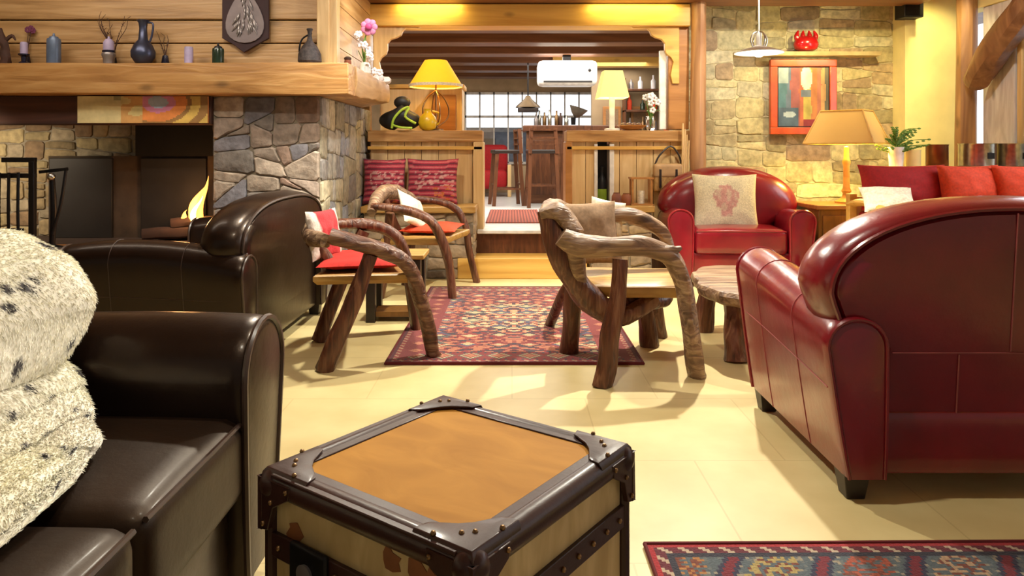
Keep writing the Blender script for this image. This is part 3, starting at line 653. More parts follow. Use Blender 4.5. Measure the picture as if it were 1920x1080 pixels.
def bench(name, label, x0, x1, y0, y1, pal, seed):
    t = thing(name, label, 'bench', ((x0+x1)/2, (y0+y1)/2, 0)); m = MB()
    masonry(m, x1-x0-.04, .54, lambda u, v, d: Vector((x0+.02+u, y0+.04-d, v)), rs(seed), .016, 1.8, pal, .007, .016, .08)
    masonry(m, y1-y0-.05, .54, lambda u, v, d: Vector(((x1-.02)+d if seed == 21 else x0+.02-d, y0+.05+u, v)), rs(seed+1), .016, 1.8, pal, .007, .012, .08)
    m.build('stone_base', M_STONE, t, world=True, smooth=30)
    MB().box(x0+.02, x1-.02, y0+.04, y1, 0, .545).build('base_core', M_MORTAR, t, world=True)
    MB().box(x0, x1+.0, y0, y1, .545, .60).build('seat_plank', W_SEAT, t, world=True, bev=.008)
    return t
bench('stone_bench', 'stone bench with timber seat under the striped red cushions', -1.25, -.30, 6.0, 6.40, SANDR+[srgb(120, 104, 84)], 21)
bench('stone_bench', 'stone bench with timber seat beside the far red armchair', .64, 1.19, 6.06, 6.40, SANDR, 31)

# pillows
def pillow(name, label, cat, w_, h_, t_, loc, rot, mat, fn=None, group=None, n=40, pinch=.07, parent=None):
    m = MB(); vc = []
    for sgn in (-1, 1):
        for i in range(n+1):
            for j in range(n+1):
                u, v = -1+2*i/n, -1+2*j/n
                k_ = max(0, (1-u*u)*(1-v*v))**.42
                x = u*w_/2*(1-pinch*(1-v*v)); z = v*h_/2*(1-pinch*(1-u*u))+h_/2
                y = sgn*t_/2*k_+.006*noise.noise(Vector((u*2.5, v*2.5, sgn+w_*9)))*k_*2
                m.v.append(Vector((x, y, z)))
                vc.append(fn((u+1)/2, (v+1)/2) if fn else (1, 1, 1))
    o = (n+1)**2
    for i in range(n):
        for j in range(n):
            a = i*(n+1)+j; q = (a, a+n+1, a+n+2, a+1); m.f.append(q); m.c.append(None); m.f.append(tuple(x+o for x in q[::-1])); m.c.append(None)
    ob = m.build(name, mat, parent, smooth=80, vc=vc if fn else None); ob.location = loc; ob.rotation_euler = rot
    tag(ob, label, cat, group); return ob
def kilim(seed):
    def fn(u, v):
        s = math.sin(v*52+1.2*noise.noise(Vector((u*4, v*3, seed)))); n1 = noise.noise(Vector((u*9, v*22, seed+4)))
        c = (.52, .03, .07)
        if s > .35: c = (.16, .012, .03)
        if s < -.75: c = (.60, .16, .16)
        if abs(v-.5) < .22 and abs(u-.55) < .4 and n1 > .12: c = (.66, .34, .30)
        if v < .4 and u > .5 and n1 > .2: c = (.62, .16, .04)
        return c
    return fn
pillow('cushion', 'striped red kilim cushion nearest the stone pillar', 'cushion', .37, .40, .15, (-1.10, 6.26, .60), (R(-10), 0, R(4)), M_CLOTH, kilim(1), 'striped red cushions')
pillow('cushion', 'wider striped red kilim cushion at the right on the bench', 'cushion', .45, .40, .15, (-.69, 6.26, .60), (R(-10), 0, R(-3)), M_CLOTH, kilim(7), 'striped red cushions')

# ---- lamps on dividers
def shade(mb, r0, r1, z0, z1, n=32, rot=0):
    return mb.lathe([(r0, z0), (r1, z1), (r1-.004, z1), (r0-.004, z0), (r0, z0)], n=n, rot=rot)
t = thing('table_lamp', 'amber conical lamp shade glowing on an open metal base on left half wall', 'lamp', ((815-960)/213.4, 6.5, 1.24))
shade(MB(), .235, .10, .405, .625).build('lamp_shade', M_SHADEY, t, smooth=60)
MB().lathe([(.240, .388), (.243, .412), (.236, .412), (.234, .388), (.240, .388)], n=32).build('shade_trim', M_WHCL, t)
MB().lathe([(.07, 0), (.07, .012), (.02, .03), (.012, .05)]).build('base', M_BRASS, t)
MB().tube([(0, 0, .03), (0, 0, .41)], .008, 8).build('pole', M_BRASS, t)
for k2 in range(4):
    a = k2*PI/2+.4; c, s = math.cos(a), math.sin(a)
    MB().tube([(0, 0, .03), (.1*c, .1*s, .1), (.12*c, .12*s, .2), (.07*c, .07*s, .3), (0, 0, .36)], .006, 8).build('base_loop', M_BRASS, t)
point('lamp_light', ((815-960)/213.4, 6.5, 1.24+.50), 5, YEL, .05)
t = thing('table_lamp', 'cream square-cut lamp shade on white column base on right half wall', 'lamp', ((1149-960)/212.0, 6.5, 1.24))
shade(MB(), .185, .115, .29, .53, 4, PI/4+.05).build('lamp_shade', M_SHADEC, t, smooth=20)
MB().box(-.022, .022, -.022, .022, .02, .32).build('column', M_WHITE, t, bev=.003); MB().box(-.06, .06, -.06, .06, 0, .02).build('base', M_WHITE, t, bev=.003)
point('lamp_light', ((1149-960)/212.0, 6.5, 1.24+.36), 5, (1, .92, .55), .05)
# yellow pot & black bag
t = thing('yellow_jug', 'round yellow ceramic jug in front of the amber lamp base', 'jug', ((800-960)/215, 6.44, 1.24))
MB().lathe([(.04, 0), (.07, .02), (.085, .07), (.07, .12), (.035, .155), (.03, .18), (.036, .19), (.028, .19), (0, .1)]).build('body', plain('yellow_glaze', srgb(214, 176, 30), .3), t, smooth=60)
MB().tube([(.04, 0, .17), (.10, 0, .15), (.10, 0, .08), (.08, 0, .05)], .009, 8).build('handle', MATS['yellow_glaze'], t)
t = thing('handbag', 'slouched black bag with lime green strap on left half wall', 'bag', ((745-960)/216, 6.47, 1.24))
m = MB(); m.ball((0, 0, .09), .17, 1.1, .45, .56, 24); m.v = [Vector((v.x, v.y, max(0, v.z+max(0, .06-abs(v.x-.02)*.8)))) for v in m.v]; m.build('body', M_BLACK, t, smooth=80)
MB().ball((.02, .0, .25), .075, 1, .6, .75).build('hat_crown', M_BLACK, t, smooth=80)
MB().tube([(-.06, -.07, .02), (-.04, -.09, .10), (.03, -.085, .18), (.09, -.07, .2), (.06, -.09, .12), (.15, -.07, .06)], .011, 8).build('strap', M_LIME, t)
MB().tube([(-.06, -.07, .05), (.02, -.10, .025), (.12, -.085, .02)], .010, 8).build('strap', M_LIME, t)
# carved cabinet behind left lamp
t = thing('cabinet', 'honey pine cabinet behind the amber lamp', 'cabinet', (-.83, 7.05, .35))
MB().box(-.42, .36, -.15, .15, 0, 1.30).build('body', W_PINEV, t, bev=.006); MB().box(-.44, .38, -.17, .17, 1.30, 1.34).build('top', W_HONEY, t, bev=.006)
dr = MB().box(.08, .30, -.17, -.15, .86, 1.24).build('door', W_ORANGE, t, bev=.004); MB().ball((.11, -.18, 1.05), .012).build('knob', M_IRON, dr)
# bits on right divider
t = thing('wooden_bowl', 'shallow carved wooden bowl of bread beside cream lamp', 'bowl', ((1140-960)/212, 6.5, 1.24)) if False else None
t = thing('wooden_tray', 'low carved wooden dish right of the cream lamp base', 'dish', ((1185-960)/212, 6.46, 1.24))
MB().lathe([(.05, 0), (.10, .02), (.13, .045), (.125, .048), (.09, .028), (0, .02)], sx=1, sy=.6).build('body', W_ORANGE, t, smooth=60)
for i in range(4): MB().ball((-.07+.045*i, 0, .05), .026, 1.2, .8, .8, 10).build('pine_cone', W_STOOL, t, smooth=80)
t = thing('flower_vase', 'glass vase of white lilies at the right end of the half wall', 'flowers', ((1222-960)/212, 6.5, 1.24))
MB().lathe([(.03, 0), (.04, .03), (.045, .12), (.04, .13), (.035, .12), (.03, .03), (0, .02)]).build('vase', M_GLASS, t, smooth=60)
rn = rs(33)
for k2 in range(9):
    x, y, z = rn.uniform(-.09, .07), rn.uniform(-.06, .06), rn.uniform(.12, .32)
    s = MB().tube([(0, 0, .02), (x*.4, y*.4, z*.6), (x, y, z)], .003, 6).build('stem', M_LEAF, t); m = MB()
    for q in range(5): an = q*2*PI/5; m.ball((x+math.cos(an)*.018, y-.012, z+math.sin(an)*.018), .014, 1, .6, 1, 8)
    m.build('blossom', M_WFLOW, s, smooth=80)
for k2 in range(6):
    a = rn.uniform(0, 6.28); MB().tube([(0, 0, .1), (.05*math.cos(a), .05*math.sin(a), .18), (.1*math.cos(a), .1*math.sin(a), .17)], [.003, .012, .002], 6, flat=.3).build('leaf', M_LEAF, t)
# things on the right bench
t = thing('satchel', 'tan leather satchel with dark straps hanging between the half wall and timber post', 'bag', (1.36, 6.37, .70))
MB().rbox(-.125, .125, -.032, .022, 0, .22, .5, 12).build('body', M_WICKER, t, smooth=60)
MB().rbox(-.13, .13, -.040, .022, .12, .25, .5, 12).build('flap', plain('tan_leather', srgb(176, 140, 96), .6), t, smooth=60)
for x in (-.07, .07): MB().box(x-.010, x+.010, -.044, -.030, .04, .20).build('buckle_strap', W_EBONY, t, bev=.002)
MB().tube([(-.12, -.01, .22), (-.07, .0, .32), (.03, .01, .40), (.10, .0, .32), (.12, -.01, .22)], .008, 8).build('shoulder_strap', W_EBONY, t)
t = thing('wooden_lantern', 'small honey wood lantern frame on the right bench', 'lantern', (1.10, 6.22, .60))
for x in (-.08, .08):
    for y in (-.06, .06): MB().box(x-.008, x+.008, y-.008, y+.008, .012, .22).build('post', W_ORANGE, t)
MB().box(-.095, .095, -.075, .075, 0, .012).build('base', W_ORANGE, t); MB().box(-.095, .095, -.075, .075, .22, .235).build('top', W_ORANGE, t)
MB().lathe([(.03, .012), (.032, .12), (0, .122)]).build('candle', M_WHCL, t)
for i, (x, mt, lb) in enumerate(((.90, 'reddish clay jar at the left of the wooden lantern', 0), (.965, 'small brown clay jar touching the wooden lantern', 1))):
    t = thing('clay_jar', mt, 'jar', (x-.02*0, 6.28-.12*i, .60)); MB().lathe([(.03, 0), (.042, .03), (.04, .07+.01*i), (.025, .095), (.028, .10), (.02, .1), (0, .05)]).build('body', MATS['brown_clay'] if i else plain('rose_clay', srgb(150, 96, 80), .7), t, smooth=60)
t = thing('walking_sticks', 'bundle of pale wooden walking sticks leaning on the timber post', 'walking sticks', (1.49, 6.345, .0))
for i in range(4): MB().tube([(-.03+.016*i, 0, 0), (-.01+.014*i, .0, .65), (.0+.018*i, .01, 1.30-.05*i)], [.012, .010, .008], 8, 4, .1, i).build('stick', W_PINEV, t)

# ================================================================= FAR ROOM
t = thing('door_mat', 'rust red ribbed mat at the top of the steps', 'mat', G(960, 405) if False else (.0, 7.9, .35))
m = MB()
for i in range(36):
    c = srgb(176, 84, 60) if i % 2 else srgb(128, 56, 44); a = -.26+.56*i/36; m.box(a, a+.56/36, -.75, .85, .0, .012 if i % 2 else .009, c)
m.build('mat_surface', M_RUG, t)
t = thing('bar_counter', 'dark timber bar counter in the room beyond', 'bar counter', (.9, 10.1, .35))
MB().box(-.70, .56, -.2, .3, 0, .98).build('body', W_DARKX, t, bev=.01); MB().box(-.75, .60, -.28, .36, .98, 1.06).build('counter_top', W_STOOL, t, bev=.01)
for i in range(3): MB().box(-.66+.42*i, -.30+.42*i, -.215, -.2, .12, .86).build('front_panel', W_STOOL, t, bev=.008)
def barstool(loc, rz, label, src=None):
    t = thing('bar_stool', label, 'bar stool', loc, rz, 'bar stools')
    MB().rbox(-.19, .19, -.18, .18, .68, .73, .3, 8).build('seat', W_EBONY, t)
    for x in (-1, 1):
        MB().bar((x*.15, -.14, .69), (x*.19, -.19, 0), .045, .045).build('leg', W_STOOL, t)
        MB().bar((x*.15, .15, 1.0), (x*.17, .17, .68), .045, .045).build('back_post', W_STOOL, t)
        MB().bar((x*.16, .15, .69), (x*.19, .2, 0), .045, .045).build('leg', W_STOOL, t)
        MB().bar((x*.18, -.17, .22), (x*.18, .18, .22), .022, .022).build('stretcher', W_STOOL, t)
    for y, z in ((-.17, .28), (.18, .28)): MB().bar((-.18, y, z), (.18, y, z), .022, .022).build('stretcher', W_STOOL, t)
    for z in (.98, .88, .80): MB().bar((-.16, .16, z), (.16, .16, z), .06, .02).build('back_rail', W_STOOL, t)
    return t
barstool((-.08, 9.6, .35), R(-80), 'dark bar stool furthest left, seen side-on')
barstool((.38, 9.3, .35), R(185), 'bar stool with slatted back turned to the viewer, middle one')
barstool((.86, 9.55, .35), R(170), 'bar stool tucked nearest the right half wall')
t = thing('sofa', 'small crimson sofa below the far window', 'sofa', (-.32, 11.6, .35))
MB().rbox(-.42, .25, -.3, .3, .12, .42, .3, 10).build('seat', M_DREDCL, t); MB().rbox(-.42, .25, .16, .36, .3, .82, .4, 10).build('backrest', M_DREDCL, t)
for x in (-.45, .28): MB().box(x-.03, x+.03, -.3, .3, 0, .5).build('arm', W_PINEV, t, bev=.01)
t = thing('air_conditioner', 'white ceiling air unit above the bar', 'air conditioner', (.69, 9.2, 1.88))
MB().rbox(-.37, .37, -.2, .2, 0, .31, .2, 10).build('casing', M_WHITE, t); MB().box(-.30, .30, -.21, -.195, .03, .05).build('vent_slot', M_BLACK, t); MB().ball((.27, -.205, .18), .02).build('dial', M_BLACK, t)
MB().box(-.05, .05, -.05, .05, .31, .40).build('bracket', M_IRON, t)
t = thing('pendant_lamp', 'dark pendant hanging in front of the far window', 'lamp', ((990-960)/F*10, 10, 1.60))
MB().tube([(0, 0, .2), (0, 0, .70)], .01, 6).build('cord', M_IRON, t)
MB().lathe([(.17, .06), (.16, .08), (.05, .18), (.03, .22), (0, .22)]).build('lamp_shade', plain('bronze', srgb(76, 58, 32), .4, .6), t, smooth=60); MB().box(-.14, .14, -.14, .14, 0, .055).build('lower_lantern', W_EBONY, t, bev=.008)
t = thing('pendant_lamp', 'dark flared lamp tilted over the bar counter', 'lamp', ((1075-960)/F*9.9, 9.9, 1.42))
MB().lathe([(.03, 0), (.035, .1)], n=12).build('stand', M_IRON, t); m = MB(); m.lathe([(.02, .1), (.08, .16), (.13, .24), (.12, .24), (.07, .165), (0, .12)]); m.v = [Matrix.Rotation(R(18), 4, 'Y') @ v for v in m.v]; m.build('bowl', plain('pewter_grey', srgb(120, 110, 96), .4, .4), t, smooth=60)
rn = rs(77)
for i in range(9):
    px = 1003+i*10+rn.uniform(-3, 3)
    if 1062 < px < 1092: continue
    h = rn.uniform(.12, .22); t = thing('glassware', 'small glass or bottle in the row on the far bar counter', 'glass', ((px-960)/F*10.0, 10.0+rn.uniform(-.1, .1), 1.41), group='glassware on the far bar')
    MB().lathe([(.025, 0), (.028, .01), (.028, h*.6), (.012, h*.75), (.012, h), (0, h)], n=12).build('body', rn.choice([M_SILVER, M_CHROME, M_BRASS, M_TWIG]), t, smooth=60)
for i, (x, lb) in enumerate(((1.45, 'left framed picture on the tan partition'), (1.85, 'right framed picture on the tan partition'))):
    t = thing('picture_frame', lb, 'picture', (x, 10.58, 1.55)); MB().box(-.13, .13, -.02, .015, -.16, .16).build('frame', W_ORANGE, t, bev=.005); MB().box(-.09, .09, -.024, -.02, -.12, .12).build('print', M_BRCL, t)
t = thing('wall_shelf', 'open wooden bottle shelf on the taupe wall behind the cream lamp', 'shelf', (2.05, 10.45, 1.2))
for z in (.12, .42, .72): MB().box(-.45, .45, -.1, .12, z, z+.03).build('shelf_board', W_STOOL, t, bev=.004)
for x in (-.45, .43): MB().box(x, x+.02, -.1, .12, 0, .9).build('side_panel', W_STOOL, t)
for i in range(15):
    h = rn.uniform(.14, .22); b_ = thing('bottle', 'small bottle on the open shelf behind the cream lamp', 'bottle', (2.05-.36+.17*(i % 5)+rn.uniform(-.02, .02), 10.45, 1.351+.30*(i//5)), group='bottles on the bar shelf')
    MB().lathe([(.035, 0), (.036, h*.6), (.013, h*.75), (.013, h), (0, h)], n=12).build('body', rn.choice([M_SILVER, M_BRASS, M_WFLOW, M_GREEN, M_ORCL]), b_, smooth=60)

# ================================================================= RIGHT WALL DETAILS
# stone shelf + red pot + picture
t = thing('stone_ledge', 'thin flat stone ledge on wall above the framed painting', 'shelf', (2.72, 6.72, 1.93))
m = MB(); m.loft([[(x, -.09+.02*noise.noise(Vector((x*4, 1, 0))), -.0), (x, .07, 0), (x, .07, .045), (x, -.10+.02*noise.noise(Vector((x*4, 2, 0))), .035)] for x in [-.66+1.3*i/20 for i in range(21)]]); m.build('slab', plain('ledge_stone', srgb(196, 178, 130), .9, sc=10), t)
t = thing('red_pot', 'glossy red lidded pot with spiky handles on the stone ledge', 'pot', (2.70, 6.69, 1.975))
MB().lathe([(.06, 0), (.10, .02), (.115, .06), (.10, .11), (.06, .135), (0, .14)], n=24, sy=.7).build('body', M_REDGL, t, smooth=60)
for x in (-.07, -.025, .025, .07): MB().tube([(x, 0, .09), (x*1.25, 0, .14), (x*1.0, 0, .19)], [.03, .024, .005], 10).build('spike', M_REDGL, t)
t = thing('framed_painting', 'orange-framed abstract painting of coloured vertical bands on the stone wall', 'painting', (P(1505, 182, 6.72)))
hw_, hh = 62/F*6.72, 70/F*6.72
m = MB()
for a, b_, c, d in ((-hw_, hw_, hh-.065, hh), (-hw_, hw_, -hh, -hh+.065), (-hw_, -hw_+.065, -hh+.0651, hh-.0651), (hw_-.065, hw_, -hh+.0651, hh-.0651)): m.box(a, b_, -.03, .02, c, d)
m.build('frame', plain('orange_lacquer', srgb(196, 78, 34), .35, 0, .3), t, bev=.006)
MB().box(-hw_+.055, hw_-.055, -.012, .0, -hh+.055, hh-.055).build('inner_mount', M_BLACK, t)
def abstract(u, v):
    n1 = noise.noise(Vector((u*9, v*5, 2))); bands = [(0, (.10, .24, .28)), (.16, (.16, .22, .30)), (.24, (.42, .12, .10)), (.42, (.62, .16, .06)), (.5, (.66, .52, .10)), (.66, (.66, .24, .06)), (.78, (.60, .20, .10)), (.86, (.72, .40, .14)), (.93, (.16, .14, .08))]
    c = bands[0][1]
    for p, q in bands:
        if u+n1*.02 >= p: c = q
    if u < .40 and v < .32: c = (.10, .16, .22)
    if u > .5 and v < .12: c = (.34, .03, .03)
    if math.hypot((u-.22)/.13, (v-.20)/.05) < 1: c = (.55, .65, .66)
    if math.hypot((u-.56)/.12, (v-.82)/.2) < 1: c = (.85, .82, .62)
    if .44 < u < .66 and .5 < v < .62: c = (.20, .24, .28)
    if u < .2 and .74 < v: c = (.42, .52, .50)
    return tuple(x*(.66+.25*n1) for x in c)
grid_panel(-hw_+.075, hw_-.075, -.018, -hh+.075, hh-.075, 40, 60, abstract, .004).build('canvas', M_PAINT, t, smooth=0)
area('picture_light', (2.70, 6.60, 1.915), (2.70, 6.74, 1.6), .5, 1.3, (1, .85, .4), .03)
# pendant
t = thing('pendant_lamp', 'metal pendant lamp with wide disc shade hanging before the stone wall', 'lamp', P(1423, 100, 5.6))
MB().tube([(0, 0, .16), (0, 0, .98)], .006, 6).build('cord', M_WHITE, t)
MB().lathe([(.185, .0), (.186, .006), (.12, .03), (.05, .05), (.03, .06), (.02, .06), (.05, .044), (.12, .022), (.183, 0), (.185, 0)], n=32).build('disc_shade', M_WHITE, t, smooth=60)
MB().lathe([(.02, .05), (.022, .15), (.01, .17), (0, .17)]).build('socket', M_WHITE, t)
for k2 in range(4): a = k2*PI/2+.3; c, s = math.cos(a)*.07, math.sin(a)*.07; MB().tube([(c*.8, s*.8, .05), (c*1.05, s*1.05, .10), (c*.7, s*.7, .15), (0, 0, .17)], .006, 8).build('cage_rib', M_CHROME, t)
MB().ball((0, 0, .015), .05, 1, 1, .9).build('bulb', M_BULB, t, smooth=80)
pl = P(1423, 100, 5.6); point('lamp_light', (pl.x, pl.y, pl.z-.07), 6, WARM2, .04)
spot('wall_wash_light', (2.9, 5.3, 2.62), (2.95, 6.8, 1.3), 150, (1, .84, .40), 75, .8)
spot('wall_wash_light', (1.95, 5.3, 2.62), (1.95, 6.8, 1.4), 90, WARM2, 75, .8)
spot('plaster_wash_light', (3.6, 6.1, 2.6), (3.75, 6.6, 1.2), 46, (1, .85, .35), 100, .8)
area('lintel_strip_light', (-.72, 6.285, 2.335), (-.72, 6.36, 2.2), .55, 2.6, YEL, .04)
area('lintel_strip_light', (1.05, 6.285, 2.335), (1.05, 6.36, 2.2), .75, 3.6, YEL, .04)
# speaker
t = thing('wall_speaker', 'black loudspeaker mounted high on the stone wall', 'speaker', P(1706, 0, 6.5))
MB().box(-.085, .085, -.07, .10, -.165, .16).build('cabinet', M_BLACK, t, bev=.006); MB().box(-.075, .075, -.075, -.07, -.15, .15).build('grille', M_IRON, t)
# side cabinet & lamp
sc_ = thing('side_cabinet', 'square brown side cabinet under the pyramid lamp', 'side table', (2.62, 5.95, 0))
MB().box(-.20, .24, -.2, .25, .03, .595).build('body', W_TABLE, sc_, bev=.006); MB().box(-.225, .265, -.225, .28, .595, .63).build('top', W_ORANGE, sc_, bev=.008)
dr = MB().box(-.17, .21, -.215, -.2, .08, .55).build('door', W_TABLE, sc_, bev=.004); MB().ball((.0, -.225, .33), .014).build('knob', M_BRASS, dr)
LX = P(1587, 370, 5.98).x
t = thing('table_lamp', 'tall lamp with tan pyramid shade and turned wooden stem on side cabinet', 'lamp', (LX, 5.98, .63))
MB().lathe([(.09, 0), (.09, .015), (.06, .03), (.035, .05), (.028, .08), (.04, .10), (.026, .13), (.024, .30), (.034, .34), (.022, .37), (.02, .46), (0, .47)], n=20).build('stem', W_HONEY, t, smooth=50)
m = MB(); r0, r1 = .275, .165
m.m = Matrix.Rotation(R(-44), 4, 'Z')
zz0, zz1 = .49, .755
def ringq(r, z): return [(-r, -r*.72, z), (r, -r*.72, z), (r, r*.72, z), (-r, r*.72, z)]
m.loft([ringq(r0, zz0), ringq(r1, zz1), ringq(r1-.004, zz1), ringq(r0-.004, zz0)], cap=False); 
sh = m.build('lamp_shade', M_SHADET, t, smooth=10)
m = MB(); m.m = Matrix.Rotation(R(-44), 4, 'Z')
for sx in (-1, 1):
    for sy in (-1, 1): m.tube([(sx*r0, sy*r0*.72, zz0), (sx*r1, sy*r1*.72, zz1)], .007, 6)
for r, z in ((r0, zz0), (r1, zz1)):
    q = ringq(r, z)
    for i in range(4): m.tube([q[i], q[(i+1) % 4]], .008, 6)
m.build('shade_trim', W_HONEY, sh)
point('lamp_light', (LX, 5.98, .63+.58), 42, YEL, .05)
# ledge with pots behind the settee
lg = thing('window_ledge', 'pale planter ledge behind the red cushions', 'shelf', (3.45, 5.75, 0)); MB().box(-.55, .55, -.02, .22, .80, .93).build('shelf_board', W_PINEV, lg, bev=.006); MB().box(-.5, .5, .02, .2, 0, .80).build('support', M_PLASTER, lg)
t = thing('potted_plant', 'white pot with feathery green plant on the ledge', 'plant', (P(1680, 310, 5.83).x, 5.83, .93))
MB().lathe([(.05, 0), (.06, .16), (.052, .16), (.045, .13), (0, .13)]).build('pot', M_WHITE, t, smooth=50)
rn = rs(40)
for k2 in range(34):
    a = rn.uniform(0, 6.28); l = rn.uniform(.08, .24); h = rn.uniform(.14, .32); x, y = math.cos(a)*l*.9+.06, math.sin(a)*l*.5
    s = MB().tube([(0, 0, .13), (x*.4, y*.4, h*.95), (x, y, h)], .0025, 5).build('stem', M_LEAF, t)
    m = MB()
    for q in range(5):
        p = Vector((x*.3, y*.3, h*.8)).lerp(Vector((x, y, h)), q/4); m.ball(p, .016, 1, .6, .5, 6)
    m.build('leaf_cluster', M_LEAF, s)
def pot_on(px, wpx, hpx, mat, name, label, lab=False):
    Y_ = 5.84; r = wpx/2/F*Y_; h = hpx/F*Y_; t = thing(name, label, 'pot', ((px-960)/F*Y_, Y_, .93))
    MB().lathe([(r*.9, 0), (r, .01), (r, h-.01), (r*1.04, h), (r*.9, h), (r*.88, .03), (0, .03)], n=28).build('body', mat, t, smooth=40)
    if lab: MB().box(.0, .05, -r*1.02-.004, -r*.9, h*.35, h*.6).build('paper_label', M_BLACK, t)
pot_on(1757, 38, 42, plain('copper_brown', srgb(128, 84, 52), .3, .8), 'metal_pot', 'brownish copper pot on the ledge beside the plant')
pot_on(1712, 26, 32, M_PLASTER, 'metal_pot', 'short cream pot between plant and copper pot')
pot_on(1832, 62, 44, M_CHROME, 'metal_pot', 'wide polished steel pot with small dark tag on ledge', True)
pot_on(1898, 58, 44, M_CHROME, 'metal_pot', 'polished steel pot at right edge of the frame', True)
# wooden settee with cushions
st_ = thing('wooden_settee', 'light wood settee with curved arm behind the near red armchair', 'settee', (3.05, 5.15, 0))
MB().box(-.55, .85, -.28, .30, .34, .40).build('seat', W_PINEV, st_, bev=.01)
MB().rbox(-.5, .84, -.26, .25, .40, .62, .2, 12).build('seat_mattress', M_DREDCL, st_, smooth=60)
MB().box(-.5, .85, .26, .32, .45, .72).build('backrest', W_PINEV, st_, bev=.01)
for x, y in ((-.52, -.26), (.82, -.26), (-.52, .28), (.82, .28)): MB().box(x-.03, x+.03, y-.03, y+.03, 0, .62 if y < 0 else .74).build('leg', W_HONEY, st_, bev=.006)
MB().tube([(-.52, .30, .66), (-.53, .05, .69), (-.54, -.2, .66), (-.55, -.36, .56)], [.035, .04, .04, .03], 10, flat=.7).build('arm', W_HONEY, st_)
MB().tube([(-.5, -.27, .42), (-.56, -.34, .42), (-.6, -.36, .36)], [.03, .035, .03], 10).build('arm_knob', W_HONEY, st_)
pillow('cushion', 'large deep red cushion at the left of the settee', 'cushion', .62, .34, .2, (P(1700, 390, 5.25).x, 5.27, .625), (R(-12), 0, R(-4)), M_DREDCL, None, 'plain red cushions', 24)
pillow('cushion', 'orange-red cushion in the middle of the settee', 'cushion', .46, .34, .18, (P(1826, 390, 5.15).x, 5.15, .625), (R(-12), 0, R(3)), M_ORCL, None, 'plain red cushions', 24)
pillow('cushion', 'orange-red cushion cut by the right frame edge', 'cushion', .46, .34, .18, (P(1938, 390, 5.05).x, 5.08, .625), (R(-12), 0, R(-2)), M_ORCL, None, 'plain red cushions', 24)
pillow('cushion', 'small white cushion lying below the deep red cushion', 'cushion', .34, .26, .10, (P(1668, 420, 4.96).x, 4.93, .64), (R(-52), 0, R(-14)), M_WHCL, None, None, 24)
t = thing('blue_jug', 'small dusky blue jug on the floor between far armchair and side cabinet', 'jug', (2.20, 5.40, 0))
MB().lathe([(.06, 0), (.085, .04), (.08, .12), (.05, .18), (.04, .22), (.05, .235), (.04, .235), (0, .1)]).build('body', M_BLUETIN, t, smooth=60)

